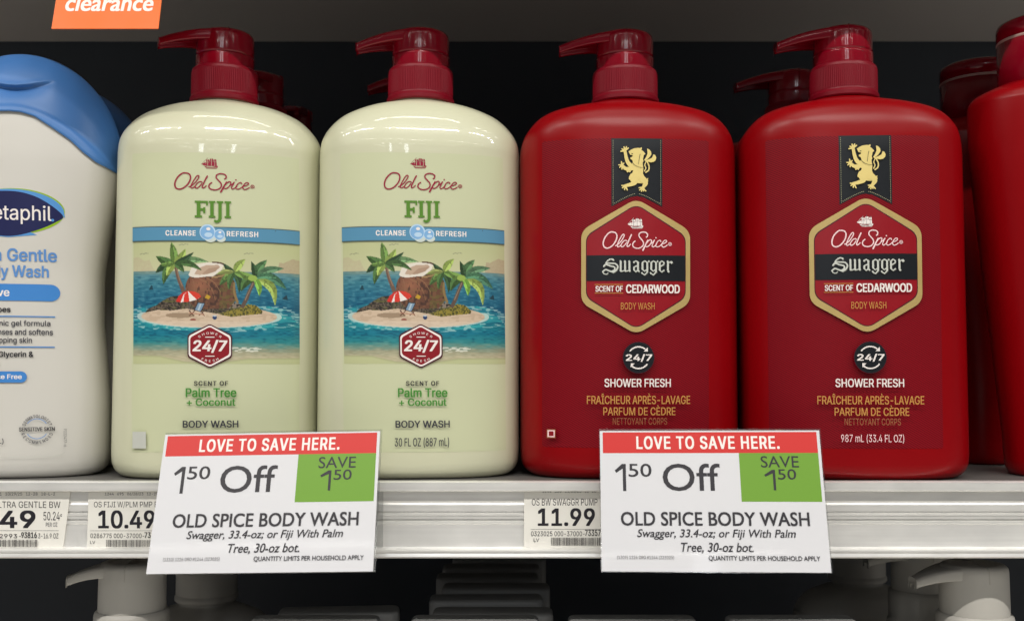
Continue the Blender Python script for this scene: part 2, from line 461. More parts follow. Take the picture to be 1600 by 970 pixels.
def lathe(prof, N=64, ribs=0, rib_d=0.0, rz=None, cap=True):
    """prof: (r, z) from bottom to top"""
    V = []; Fc = []
    for r, z in prof:
        for k in range(N):
            rr = r
            if ribs and rz and rz[0] <= z <= rz[1] and k % 2: rr = r - rib_d
            t = 2 * math.pi * k / N
            V.append((rr * math.cos(t), rr * math.sin(t), z))
    for i in range(len(prof) - 1):
        for k in range(N):
            k2 = (k + 1) % N
            Fc.append((i * N + k, i * N + k2, (i + 1) * N + k2, (i + 1) * N + k))
    if cap:
        Fc.append(tuple(reversed(range(N)))); Fc.append(tuple((len(prof) - 1) * N + k for k in range(N)))
    return V, Fc

def spout_mesh(r, L, ztop, drop, thick_root, thick_tip, w_root, w_tip):
    """nozzle leaving the head towards -x, its top line arching down to the tip, hollow underneath"""
    n = 22; V = []; Fc = []; prof = []
    for i in range(n + 1):
        t = i / n
        x = -L * t + 0.0
        zt = ztop - drop * (t ** 2.3)
        th = thick_root + (thick_tip - thick_root) * t
        w = (w_root + (w_tip - w_root) * t) / 2
        # rounded shell section: outer from bottom-left over the top to bottom-right, then inner back
        sec = []
        bev = min(min(w, th) * 0.34, .0016)
        outer = [(-w, zt - th), (-w, zt - bev), (-w + bev * .3, zt - bev * .3), (-w + bev, zt), (0, zt + bev * .12), (w - bev, zt), (w - bev * .3, zt - bev * .3), (w, zt - bev), (w, zt - th)]
        wi = w * 0.66; ti = th * 0.45
        inner = [(wi, zt - th), (wi, zt - ti), (-wi, zt - ti), (-wi, zt - th)]
        prof.append([(x, y, z) for y, z in outer + inner])
    m = len(prof[0])
    for p in prof: V += p
    for i in range(n):
        for k in range(m):
            k2 = (k + 1) % m
            Fc.append((i * m + k, i * m + k2, (i + 1) * m + k2, (i + 1) * m + k))
    Fc.append(tuple(range(m))); Fc.append(tuple(reversed([n * m + k for k in range(m)])))
    return V, Fc

def pump(parent, z0, zc, zt, rc, rh, L, rot, mc, mh, drop=0.010, dish=0.0, seam=True, ribs=True):
    """collar from z0 to zc, head from zc to zt"""
    fl = 0.0007
    N = 220 if ribs else 72
    prof = [(rc - .003, z0 + .0004), (rc + fl - .0006, z0), (rc + fl, z0 + .0008), (rc + fl, z0 + .0028), (rc, z0 + .004), (rc - .0001, z0 + .0046)]
    prof += [(rc, z) for z in np.linspace(z0 + .005, zc - .0026, 4)]
    prof += [(rc - .0001, zc - .0022), (rc - .0004, zc - .0009), (rc - .0012, zc - .0002), (rh + .0008, zc)]
    V, Fc = lathe(prof, N=N, ribs=1 if ribs else 0, rib_d=.00022, rz=(z0 + .0048, zc - .0024))
    c = mesh_obj('collar', V, Fc, mc, parent)
    c.data.polygons.foreach_set('use_smooth', [not ribs] * len(c.data.polygons)) if ribs else None
    prof = [(rh, zc - .001), (rh, zc + .0005), (rh, zc + .002)]
    if seam:
        zs = zc + (zt - zc) * 0.34
        prof += [(rh, zs - .0012), (rh, zs - .0004), (rh - .0005, zs - .0002), (rh - .0005, zs + .0002), (rh - .0002, zs + .0004), (rh - .0002, zs + .0014)]
    prof += [(rh - .0002, zt - .0045), (rh - .0003, zt - .0032), (rh - .0006, zt - .0020), (rh - .0016, zt - .0008), (rh - .003, zt - .0002), (rh - .005, zt)]
    if dish: prof += [(rh - .0058, zt - .0004), (rh * .45, zt - dish), (0.0008, zt - dish * 1.2)]
    else: prof += [(rh * .5, zt + .0004), (0.0008, zt + .0005)]
    V, Fc = lathe(prof, N=72)
    h = mesh_obj('pump_head', V, Fc, mh, parent)
    V, Fc = spout_mesh(rh, L, zt - 0.0006, drop, .0070, .0046, rh * 1.93, .0092)
    s = mesh_obj('spout', V, Fc, mh, h); s.rotation_euler = (0, 0, rot)
    s.data.polygons.foreach_set('use_smooth', [False] * len(s.data.polygons))
    bv = s.modifiers.new('bev', 'BEVEL'); bv.width = .0007; bv.segments = 2; bv.limit_method = 'ANGLE'; bv.angle_limit = math.radians(28)
    s.data.polygons.foreach_set('use_smooth', [True] * len(s.data.polygons))
    return c, h

# ================================================================== SETTING: shelves and back panel
XL, XR = -0.75, 0.75
tag(bm_obj('wall', box_bm(XL, XR, 0.40, 0.42, -0.36, 0.60), M['wall'], smooth=False), kind='structure')
M['floor'] = mat('pale_floor_tile', (0.55, 0.53, 0.49), 0.35, noise=0.06, nscale=3)
tag(bm_obj('floor', box_bm(-5, 5, -9, 0.42, -1.02, -1.0), M['floor'], smooth=False), kind='structure')
def shelf(z, label, with_rail):
    t = empty('store_shelf', (0, 0, z)); tag(t, label, 'shelf')
    if with_rail:
        bm_obj('deck', box_bm(XL, XR, 0.0012, 0.398, -0.016, -0.0004, 0.0006, 1), M['deck'], t, smooth=False)
    else:
        bm_obj('deck', box_bm(XL, XR, 0.0012, 0.398, -0.02, 0, 0.0006, 1), M['under'], t, smooth=False)
    return t
mid = shelf(0, 'metal shelf with silver price rail, carrying the body wash bottles', True)
# silver price rail: extruded profile (y, z)
def zz(v, y=-.002): return px(800, v, y)[1]
P = [(.0012, 0.0), (-.0035, 0.0), (-.0045, -.0006), (-.0045, zz(765)), (-.0036, zz(767)), (.0002, zz(767)),
     (.0002, zz(783)), (.0006, zz(786)), (.0002, zz(789)), (.0002, zz(799)), (.0016, zz(800)), (.0016, zz(801.5)), (-.0003, zz(803)), (-.0003, zz(805.5)), (.0002, zz(806.5)), (.0002, zz(811)), (.0016, zz(812)), (.0016, zz(813.5)), (-.0002, zz(815)), (-.0002, zz(818)),
     (.0004, zz(820)), (.0002, zz(855)), (-.0042, zz(856.5)), (-.0048, zz(858)), (-.0048, zz(861)), (-.0040, zz(862)), (-.0044, zz(863)), (-.0048, zz(868)), (-.0040, zz(870.5)), (.006, zz(871.5)), (.006, -.0165), (.0012, -.0165)]
V = []; Fc = []; n = len(P); NX = 2
for x in (XL, XR): V += [(x, y, z) for y, z in P]
for k in range(n):
    k2 = (k + 1) % n
    Fc.append((k, k2, n + k2, n + k))
Fc += [tuple(range(n)), tuple(reversed(range(n, 2 * n)))]
rail = mesh_obj('price_rail', V, Fc, M['alu'], mid, smooth=False)

UZ = 0.355
top = shelf(UZ + .02, 'taupe underside of the shelf above the body wash bottles', False)
bm_obj('front_lip', box_bm(XL, XR, -.006, .001, -.105, .002, .0008, 1), M['alu'], top, smooth=False)  # unseen lip, hung this low to put the pump heads in shade
for y in (.14, .27):
    bm_obj('stiffener', box_bm(XL, XR, y, y + .012, -.0225, -.0202, .0006, 1), M['under'], top, smooth=False)
low = shelf(-0.34, 'lower shelf carrying pump bottles and flip cap bottles', False)

# ================================================================== PRODUCT BOTTLES
def profile(rows, yc, u0):
    """rows of (photo v, half width px, b, n) -> (z, a, b, n)"""
    out = []
    for v, hw, b, n in rows:
        z = px(0, v, yc)[1]
        dep = (yc - CAM.y) * math.cos(TH) + (z - CAM.z) * math.sin(TH)
        out.append((z, hw / F * dep, b, n))
    out.sort()
    return out
ZB = [(0.0, .875, .90), (.0007, .905, .935), (.002, .940, .965), (.004, .970, .985), (.0075, .992, .997), (.013, 1.0, 1.0)]
def body_table(rows, yc, a0, b0, n0):
    t = profile(rows, yc, 0)
    zmin = t[0][0]
    base = [(z, a0 * fa, b0 * fb, n0) for z, fa, fb in ZB]
    return base + [r for r in t if r[0] > .02]

YF = .0465   # bottle axis depth
fiji_tab = body_table([(640, 155.5, .038, 2.7), (400, 154.5, .038, 2.7), (262, 154, .038, 2.7), (250, 153.6, .0379, 2.75), (236, 152, .0372, 2.8), (222, 146.5, .0358, 2.9), (209, 137, .0338, 2.9), (195, 122, .0310, 2.8), (186, 106, .0285, 2.65), (178, 87, .0252, 2.45), (172, 66, .0210, 2.2), (168.5, 51, .0177, 2.0), (167, 47.5, .0167, 2.0), (160, 47.5, .0167, 2.0)], YF, .0550, .038, 2.7)
swag_tab = body_table([(640, 167.5, .0385, 2.8), (400, 167, .0385, 2.8), (260, 166.5, .0385, 2.8), (240, 164.5, .0382, 2.9), (224, 160, .0374, 3.1), (210, 151, .0360, 3.3), (200, 142, .0345, 3.3), (190, 127.5, .0324, 3.1), (181, 103, .0288, 2.7), (174, 75, .0235, 2.3), (168, 54, .018, 2.05), (164, 48, .017, 2.0)], YF, .0592, .0385, 2.8)

FRONT = YF - .038          # plane of the label's middle
def lab(u0):
    """photo pixels about a label centre u0 -> bottle-local metres (x, z)"""
    def T(u, v):
        x1, z = px(u, v, FRONT); x0, _ = px(u0, 420, FRONT)
        return x1 - x0, z
    return T

# ---- writing drawn by hand -----------------------------------------------------
OLD = [  # "Old Spice" pen strokes, units of a 1455 x 970 sheet
    ([(205, 42), (150, 45), (90, 92), (42, 165), (20, 250), (35, 318), (85, 345), (150, 328), (215, 270), (262, 190), (275, 110), (250, 58), (205, 42)], 19, 19),
    ([(248, 300), (285, 282), (345, 225), (395, 150), (412, 105), (400, 85), (370, 105), (325, 185), (292, 255), (280, 300), (295, 322), (330, 305), (352, 285)], 15, 15),
    ([(465, 215), (440, 198), (400, 215), (362, 265), (350, 305), (372, 322), (412, 298), (455, 240)], 15, 15),
    ([(548, 92), (520, 150), (488, 225), (466, 285), (472, 315), (500, 305), (530, 272)], 20, 14),
    ([(618, 212), (582, 245), (572, 292), (600, 332), (665, 348), (730, 330), (772, 282), (768, 222), (728, 168), (692, 120), (700, 68), (755, 42), (818, 50), (852, 82), (848, 122), (828, 140)], 17, 17),
    ([(858, 192), (832, 245), (800, 312), (765, 385)], 15, 24),
    ([(822, 268), (868, 208), (912, 186), (928, 210), (908, 265), (872, 305), (836, 320), (808, 306)], 15, 15),
    ([(905, 270), (950, 232), (985, 190), (955, 255), (938, 300), (955, 322), (992, 302), (1025, 268)], 13, 14),
    ([(1105, 222), (1092, 198), (1055, 208), (1018, 262), (1010, 302), (1036, 322), (1080, 305), (1125, 262)], 14, 14),
    ([(1125, 262), (1172, 250), (1212, 222), (1205, 196), (1170, 200), (1130, 252), (1124, 300), (1150, 324), (1195, 308), (1228, 282)], 14, 14),
]
def sheet(T, u0, v0, s, W0=0, fx=1.0):   # sheet units to photo pixels
    return lambda a, b: T(u0 + (a - W0) * s * fx, v0 + b * s)
def old_spice(p, T, k, bold=1.0):
    for pts, w1, w2 in OLD: p.stroke(pts, w1 * bold, k, w2 * bold, T=T)
    p.circle(1010, 150, 13, k, T=T, n=12)
    p.circle(1277, 265, 34, k, hole=24, T=T, n=24)
    p.text('R', (1264, 247, 1291, 284), k, T=T, bold=.02)

def ship(p, T, k, line):
    """three-masted ship in a 165 x 115 box, bow to the left"""
    p.poly([(28, 88), (60, 98), (110, 98), (150, 84), (162, 86), (158, 102), (148, 114), (50, 114), (38, 104)], k, T=T)
    p.poly([(0, 72), (40, 50), (44, 84), (26, 84)], k, T=T)
    for x, y0, w in ((62, 18, 30), (98, 8, 32), (132, 14, 26)):
        p.poly([(x - w * .42, y0 + 6), (x + w * .5, y0 + 6), (x + w * .62, y0 + 30), (x - w * .5, y0 + 30)], k, T=T)
        p.poly([(x - w * .55, y0 + 34), (x + w * .62, y0 + 34), (x + w * .72, 88), (x - w * .62, 88)], k, T=T)
        p.stroke([(x, y0 - 8), (x, 90)], 3.5, line, smooth=False, T=T)
    p.stroke([(0, 72), (62, 8)], 2.5, k, smooth=False, T=T)
    p.stroke([(40, 104), (150, 102)], 4, line, smooth=False, T=T)

def hexpts(cu_, v0, v1, hw, vs, r, n=7):
    """rounded hexagon, point up: tip v0, tip v1, half width hw, shoulders vs px inside the tips"""
    C = [(cu_, v0), (cu_ + hw, v0 + vs), (cu_ + hw, v1 - vs), (cu_, v1), (cu_ - hw, v1 - vs), (cu_ - hw, v0 + vs)]
    out = []
    for i in range(6):
        p = np.array(C[i]); a = np.array(C[i - 1]) - p; b = np.array(C[(i + 1) % 6]) - p
        a = a / np.linalg.norm(a); b = b / np.linalg.norm(b)
        half = math.acos(float(np.clip(a @ b, -1, 1))) / 2
        d = r / math.tan(half); A = p + a * d; B = p + b * d
        for k in range(n + 1):
            t = k / n; out.append(tuple((1 - t) ** 2 * A + 2 * t * (1 - t) * p + t * t * B))
    return out

def rrect(u0, v0, u1, v1, r, n=6):
    out = []
    for cx, cy, a0 in ((u1 - r, v1 - r, 0), (u0 + r, v1 - r, 90), (u0 + r, v0 + r, 180), (u1 - r, v0 + r, 270)):
        for k in range(n + 1):
            a = math.radians(a0 + 90 * k / n); out.append((cx + r * math.cos(a), cy + r * math.sin(a)))
    return out

# ---- printed picture of the island, painted point by point ---------------------
def paint_island():
    Wd, Hd = 400, 288   # sheet 1310 x 970, x 45..1275, y 20..960
    X, Y = np.meshgrid(np.linspace(40, 1280, Wd), np.linspace(15, 962, Hd))
    rng = np.random.default_rng(5)
    def noise(sx, sy, seed):
        r = np.random.default_rng(seed); g = r.random((int(970 / sy) + 3, int(1310 / sx) + 3))
        gx, gy = X / sx, Y / sy; i, j = gx.astype(int), gy.astype(int); fx, fy = gx - i, gy - j
        fx = fx * fx * (3 - 2 * fx); fy = fy * fy * (3 - 2 * fy)
        return (g[j, i] * (1 - fx) + g[j, i + 1] * fx) * (1 - fy) + (g[j + 1, i] * (1 - fx) + g[j + 1, i + 1] * fx) * fy
    img = np.zeros((Hd, Wd, 3)); cr = np.array([190, 194, 148.])
    img[:] = cr
    def lay(mask, col, a=1.0):
        m = (mask * a)[..., None] if not np.isscalar(mask) else mask
        img[:] = img * (1 - m) + np.asarray(col, float) * m
    def poly(pts):
        inside = np.zeros(X.shape, bool); n = len(pts)
        for i in range(n):
            x0, y0 = pts[i]; x1, y1 = pts[(i + 1) % n]
            if y0 == y1: continue
            c = ((Y >= min(y0, y1)) & (Y < max(y0, y1)) & (X < (x1 - x0) * (Y - y0) / (y1 - y0) + x0))
            inside ^= c
        return inside.astype(float)
    def ell(cx, cy, rx, ry): return (((X - cx) / rx) ** 2 + ((Y - cy) / ry) ** 2 < 1).astype(float)
    def line(P, w0, w1):
        m = np.zeros(X.shape)
        P = catmull(P, 6); n = len(P)
        for i in range(n - 1):
            a, b = P[i], P[i + 1]; d = b - a; L = (d @ d) + 1e-9
            t = np.clip(((X - a[0]) * d[0] + (Y - a[1]) * d[1]) / L, 0, 1)
            w = (w0 + (w1 - w0) * i / n) / 2
            m = np.maximum(m, (np.hypot(X - a[0] - t * d[0], Y - a[1] - t * d[1]) < w).astype(float))
        return m
    n1, n2, n3, n4 = noise(60, 14, 1), noise(30, 8, 2), noise(9, 9, 3), noise(14, 14, 4)
    lay(np.clip((Y - 100) / 160, 0, 1) * .35, (214, 208, 180))
    # hills
    lay(poly([(40, 160), (80, 150), (130, 185), (170, 175), (195, 235), (215, 262), (40, 262)]), (188, 172, 146), .5 * (.6 + .6 * n3))
    lay(poly([(1130, 180), (1160, 185), (1230, 148), (1280, 158), (1280, 264), (1120, 264)]), (172, 146, 126), .6 * (.7 + .4 * n3))
    for bx, by in ((125, 130), (425, 62), (905, 122)):
        lay(line([(bx - 32, by + 4), (bx - 10, by - 3), (bx, by + 2), (bx + 12, by - 5), (bx + 34, by - 2)], 5, 5), (120, 124, 106), .7)
    # sea
    ks = np.array([262, 290, 350, 430, 520, 600, 680, 730, 790, 830, 870, 910, 962])
    cs = np.array([(118, 146, 140), (88, 138, 148), (58, 122, 140), (40, 108, 134), (22, 92, 122), (24, 104, 130), (26, 128, 142), (14, 112, 136), (44, 132, 138), (112, 148, 136), (160, 160, 134), (188, 180, 150), (200, 192, 160)], float)
    Yd = Y + (n1 - .5) * 26
    sea = np.stack([np.interp(Yd, ks, cs[:, c]) for c in range(3)], -1) + ((n2 - .5) * 20)[..., None]
    m = (Y > 262)[..., None]; img[:] = np.where(m, sea, img)
    lay((Y > 300) * (n2 > .74) * (Y < 720), (120, 170, 176), .25)
    lay((Y > 300) * (n2 < .26) * (Y < 800), (8, 60, 96), .25)
    # surf and island
    e = ((X - 610) / 505) ** 2 + ((Y - 602) / 84) ** 2
    lay(((e > 1) & (e < 1.75)) * np.clip(n1 * 1.6 - .3, 0, 1), (60, 170, 175), .8)
    lay(((e > .98) & (e < 1.14) & (Y > 570)).astype(float), (220, 226, 214), .75)
    lay(((e > 1.14) & (e < 2.1)) * (n2 > .66) * (Y > 520), (196, 214, 208), .55)
    lay((e <= 1).astype(float), (208, 186, 162)); lay((e <= 1) * (n2 < .4), (188, 164, 140), .6); lay((e <= 1) * (Y > 640), (222, 205, 186), .5)
    lay((Y > 835) * (Y < 870) * (X > 780) * (X < 1000) * (n2 > .5), (226, 226, 214), .8)
    lay(ell(400, 596, 108, 20), (158, 136, 112))
    # rocks, scrub
    rk = poly([(135, 575), (160, 545), (220, 520), (270, 485), (330, 455), (400, 448), (470, 470), (600, 500), (700, 490), (830, 500), (910, 540), (880, 585), (800, 600), (700, 585), (560, 565), (450, 545), (330, 560), (230, 555)])
    lay(rk, (66, 58, 50)); lay(rk * (n3 > .55), (112, 98, 84), .8); lay(rk * (n3 < .3), (34, 30, 28), .8); lay(rk * (n2 > .68), (100, 100, 54), .7)
    gr = poly([(690, 590), (740, 560), (850, 535), (900, 505), (960, 515), (1010, 560), (1000, 580), (880, 592), (780, 604)])
    lay(gr, (98, 94, 44)); lay(gr * (n3 > .55), (156, 140, 58), .8); lay(gr * (n3 < .3), (54, 56, 30), .8)
    lay(ell(770, 515, 75, 26) * (n3 > .4), (150, 136, 124), .7)
    # coconut
    co = np.maximum(ell(580, 400, 142, 152) * (Y > 235), poly([(560, 300), (720, 250), (800, 330), (820, 470), (760, 540), (560, 548)]))
    fb1, fb2 = noise(26, 12, 7), noise(12, 22, 8)
    lay(co, (102, 66, 50)); rr = np.clip(1 - np.hypot((X - 545) / 150, (Y - 370) / 130), 0, 1); img[:] = img + (co * rr)[..., None] * np.array([52, 34, 24.])
    lay(co * (fb1 > .6), (134, 96, 66), .45); lay(co * (fb2 < .34), (46, 30, 26), .55); lay(co * (X > 690) * (n4 > .45), (104, 98, 50), .6)
    lay(line([(492, 320), (506, 380), (500, 440)], 5, 3), (146, 104, 80), .7); lay(line([(545, 322), (600, 350), (640, 410), (660, 480)], 6, 3), (158, 116, 84), .7)
    lay(line([(590, 310), (650, 345), (700, 420)], 5, 3), (170, 132, 92), .7)
    lay(line([(640, 305), (690, 300), (735, 285)], 14, 8), (176, 146, 100), .8)
    lay(poly([(462, 292), (482, 240), (520, 210), (600, 194), (690, 192), (722, 212), (700, 262), (640, 300), (590, 302), (520, 312), (478, 304)]), (226, 218, 206))
    lay(poly([(505, 284), (530, 240), (590, 216), (680, 212), (696, 228), (660, 262), (600, 284), (545, 290)]), (190, 164, 142)); lay(poly([(560, 282), (610, 240), (690, 226), (660, 262), (600, 284)]), (160, 130, 108), .6)
    lay(line([(640, 192), (700, 198), (735, 215)], 10, 14), (84, 52, 40))
    # palms
    def leaf(c, t, w, col, bend=0.0):
        c = np.array(c, float); t = np.array(t, float); d = t - c; nn = np.array([-d[1], d[0]]) / (np.linalg.norm(d) + 1e-9)
        L = []; R = []
        for k in range(9):
            s_ = k / 8; mid_ = c + d * s_ + nn * bend * math.sin(math.pi * s_) ; wd = w * math.sin(math.pi * (s_ ** .75)) ** .8 / 2 + 1
            L.append(tuple(mid_ + nn * wd)); R.append(tuple(mid_ - nn * wd))
        mk = poly(L + R[::-1]); lay(mk, col); mid2 = [tuple(c + d * k / 8 + nn * bend * math.sin(math.pi * k / 8)) for k in range(9)]; lay(poly(L + mid2[::-1]), np.clip(np.array(col) * 1.35 + 16, 0, 255), .75); lay(mk * (n4 < .3), np.array(col) * .6, .45)
        lay(line([L[0], tuple(c + d * .5 + nn * bend), tuple(t)], 4, 2), np.array(col) * .6, .8)
    lay(line([(368, 235), (385, 310), (408, 370), (430, 430)], 22, 32), (108, 84, 70)); lay(line([(374, 240), (392, 312), (416, 372)], 6, 8), (158, 130, 108), .8)
    D1, D2, D3, D4 = (58, 88, 44), (92, 122, 58), (134, 154, 76), (40, 66, 38)
    for t, w, c, b in (((218, 148), 62, D1, -12), ((335, 45), 58, D2, 6), ((440, 95), 60, D3, 14), ((608, 190), 52, (104, 140, 92), -22), ((500, 120), 40, D4, 10), ((560, 255), 46, D1, -26), ((215, 275), 58, D4, 16), ((275, 362), 60, D1, 22), ((300, 300), 52, D3, 8), ((430, 270), 44, D1, -10), ((250, 215), 40, D2, 0)): leaf((358, 205), t, w, c, b)
    lay(line([(800, 350), (800, 420), (822, 490)], 14, 20), (140, 116, 74))
    lay(line([(945, 335), (910, 410), (888, 470), (862, 522)], 24, 30), (96, 78, 68)); lay(line([(938, 345), (904, 420), (880, 475)], 6, 8), (156, 134, 112), .8)
    for t, w, c, b in (((690, 370), 46, D1, 10), ((720, 330), 40, D2, 10), ((720, 200), 40, D4, -10), ((665, 285), 36, (120, 130, 70), 12), ((880, 165), 58, D3, -8), ((835, 420), 50, D4, -20), ((760, 400), 40, D1, 14), ((905, 330), 44, D2, -12)): leaf((800, 265), t, w, c, b)
    for t, w, c, b in (((1040, 165), 66, (74, 112, 70), -14), ((1165, 225), 60, (84, 120, 88), -22), ((1185, 385), 74, (58, 100, 76), -40), ((1100, 515), 66, D3, -60), ((985, 445), 46, (110, 156, 64), -14), ((925, 180), 44, D4, 10), ((850, 410), 64, D1, 26), ((830, 255), 52, D2, -14), ((1120, 300), 40, (70, 116, 84), -16)): leaf((950, 305), t, w, c, b)
    lay(ell(935, 308, 34, 22), (150, 178, 84))
    # fins, parasol, deck chair, bucket
    lay(poly([(165, 402), (180, 368), (194, 372), (196, 404)]), (30, 66, 80)); lay(poly([(1150, 462), (1180, 430), (1188, 434), (1192, 468)]), (34, 62, 74))
    A = (458, 412)
    rim = [(368, 492), (402, 498), (468, 492), (518, 476), (556, 456)]; dome = [(368, 492), (395, 445), A, (520, 422), (556, 456)]
    lay(poly([(368, 492), (388, 452), (425, 420), A, (505, 415), (540, 432), (556, 456), (520, 478), (468, 492), (402, 498)]), (232, 222, 216))
    lay(poly([(368, 492), (388, 452), (425, 420), A, (404, 498)]) , (206, 44, 34)); lay(poly([(388, 470), (425, 426), A, (440, 430), (404, 498), (395, 496)]), (236, 226, 220)) if 0 else None
    lay(poly([(404, 496), (425, 440), A, (470, 492)]), (234, 226, 222)); lay(poly([(430, 440), A, (470, 492), (425, 497)]), (214, 52, 38)); lay(poly([A, (480, 425), (520, 477), (470, 492)]), (236, 228, 222)); lay(poly([A, (505, 415), (540, 432), (556, 456), (522, 476)]), (212, 60, 44))
    lay(line([(466, 490), (474, 570)], 5, 5), (96, 90, 84))
    lay(poly([(500, 556), (530, 494), (586, 500), (556, 572)]), (40, 40, 46)); lay(poly([(510, 554), (534, 502), (578, 506), (550, 566)]), (124, 152, 178)); lay(poly([(528, 556), (548, 504), (560, 505), (540, 560)]), (178, 196, 206))
    lay(line([(468, 560), (500, 598)], 7, 7), (84, 44, 34)); lay(line([(468, 598), (510, 560)], 7, 7), (96, 50, 36)); lay(line([(556, 560), (578, 598)], 7, 7), (96, 50, 36)); lay(line([(540, 596), (578, 560)], 6, 6), (84, 44, 34)); lay(line([(470, 576), (575, 590)], 8, 8), (180, 128, 104), .8)
    lay(ell(655, 611, 16, 17), (36, 60, 104)); lay(ell(655, 598, 16, 5), (186, 200, 214)); lay(ell(496, 628, 22, 7), (142, 66, 54)); lay(poly([(580, 462), (598, 436), (626, 452), (612, 474)]), (188, 150, 42))
    # wavy lower edge and soft joins with the paper
    edge = np.interp(X, [40, 250, 430, 640, 900, 1280], [900, 905, 948, 965, 925, 918])
    a = np.clip((edge - Y) / 6, 0, 1)[..., None]; img[:] = img * a + cr * (1 - a)
    sh = np.exp(-((Y - edge) / 7.0) ** 2)[..., None] * .22; img[:] = img * (1 - sh) + np.array([120, 120, 92.]) * sh
    img = np.clip(img, 0, 255) / 255
    lin = np.where(img <= .04045, img / 12.92, ((img + .055) / 1.055) ** 2.4)
    return X, Y, lin
ISL = paint_island()
def art_material():
    m = mat('printed_island_picture', (1, 1, 1), 0.36, coat=0.25)
    nt = m.node_tree; a = nt.nodes.new('ShaderNodeAttribute'); a.attribute_name = 'print'
    nt.links.new(a.outputs['Color'], nt.nodes['Principled BSDF'].inputs['Base Color'])
    return m
M['art'] = art_material()
def island_mesh(parent, T, bvh):
    X, Y, C = ISL; H, Wd = X.shape
    V = []
    for j in range(H):
        for i in range(Wd):
            x, z = T(200 + X[j, i] / 4.852, 370 + Y[j, i] / 4.852)
            V.append((x, z))
    # surface depth along a few columns only (the label zone is the same at every height)
    out = []
    cache = {}
    for (x, z) in V:
        k = round(x, 5)
        if k not in cache:
            h = bvh.ray_cast(Vector((k, -.3, .11)), Vector((0, 1, 0))); cache[k] = h[0].y if h[0] else 0
        out.append((x, cache[k] - 1.7e-4, z))
    Fc = []
    for j in range(H - 1):
        for i in range(Wd - 1):
            a = j * Wd + i; Fc.append((a, a + Wd, a + Wd + 1, a + 1))
    o = mesh_obj('picture', out, Fc, M['art'], parent)
    at = o.data.color_attributes.new('print', 'FLOAT_COLOR', 'POINT')
    rgba = np.ones((H * Wd, 4)); rgba[:, :3] = C.reshape(-1, 3); at.data.foreach_set('color', rgba.ravel())
    return o

# ---- the green-and-cream label ---------------------------------------------------
def fiji_label(body, parent):
    bvh = bvh_of(body)
    T1 = lab(330.5)      # measured on the leftmost cream bottle
    T2 = lab(659.5)
    p = Print(T1)
    p.poly(rrect(206, 239, 463, 706, 3), 'cream_label')
    base = p.build('label', parent, bvh, base=1.0e-4)
    p = Print(T1)
    ship(p, sheet(T1, 315.0, 246.0, 1 / 6.465), 'crimson', 'cream_label')
    old_spice(p, sheet(T1, 272.7, 267.8, 1 / 12.0, 0, 1.125), 'crimson', 1.3)
    q = sheet(T1, 240, 240, 1 / 6.465)
    for r in ((440, 480, 476, 646), (420, 480, 545, 500), (420, 628, 492, 648), (440, 555, 520, 578), (503, 545, 523, 604), (531, 480, 549, 524),
              (572, 480, 606, 646), (557, 480, 622, 498), (557, 630, 622, 648), (652, 480, 684, 660), (634, 480, 700, 498), (728, 480, 760, 646), (712, 480, 776, 498), (712, 630, 776, 648)):
        p.rect(*r, 'green', T=q)
    p.stroke([(668, 640), (660, 676), (632, 688), (618, 680)], 30, 'green', 24, T=q)
    # strip
    p.rect(208, 354.5, 463, 377.5, 'stripedge'); p.rect(208, 355.8, 463, 376.2, 'strip')
    p.text('CLEANSE', (260.5, 360.5, 306.5, 369.2), 'w', bold=.028, space=1.15); p.text('REFRESH', (353.5, 360.5, 401, 369.2), 'w', bold=.028, space=1.15)
    for cu_, cv, r in ((329, 372, 9), (345, 373, 7)): p.circle(cu_, cv, r, 'bubblelo', ry=r * .75)
    for cu_, cv, r in ((324.5, 363, 12.2), (342.5, 366.5, 8.3)):
        p.circle(cu_, cv, r, 'bubble2'); p.circle(cu_ - .4, cv + .5, r * .86, 'bubble'); p.circle(cu_ + r * .1, cv + r * .34, r * .5, 'strip' if r < 1 else 'bubble2', ry=r * .3); p.circle(cu_ + r * .1, cv - r * .42, r * .26, 'w', ry=r * .2)
    # hexagon
    for hw, col in ((33.6, 'badgedk'), (31.9, 'w'), (29.6, 'badge')):
        d = 33.6 - hw
        p.poly(hexpts(327.8, 506.0 + d * 1.1, 575 - d * 1.1, hw, 17, 7), col)
    p.text('24/7', (301.5, 530.5, 354.5, 551.5), 'w', bold=.03, shear=.12)
    p.arctext('SHOWER', 328, 546, 26.5, -46, 46, 5.0, 'w', bold=.02, wf=1.25); p.arctext('FRESH', 328, 540.5, 22.6, 216, 144, 5.0, 'w', bold=.02, inward=True, wf=1.2)
    p.rect(321, 526, 335, 527.4, 'w'); p.rect(321, 555.6, 335, 557, 'w')
    p.text('SCENT OF', (304, 595, 355.5, 602.6), 'k', bold=.025, space=1.15)
    p.text('Palm Tree', (291.5, 606, 368, 620.5), 'green2', bold=.018, font='inter'); p.text('+ Coconut', (293, 622, 366.5, 634), 'green2', bold=.018, font='inter')
    p.text('BODY WASH', (287, 656.5, 371, 667.8), 'charcoal', bold=.018)
    p.text('30 FL OZ (887 mL)', (618, 681, 702, 697), 'charcoal', bold=.004, T=lambda u, v: T2(u, v + 2))
    p.rect(209.5, 674, 231, 700, 'lightgrey')
    o = p.build('lettering', base, bvh, base=2.1e-4)
    island_mesh(base, T1, bvh)
    return base

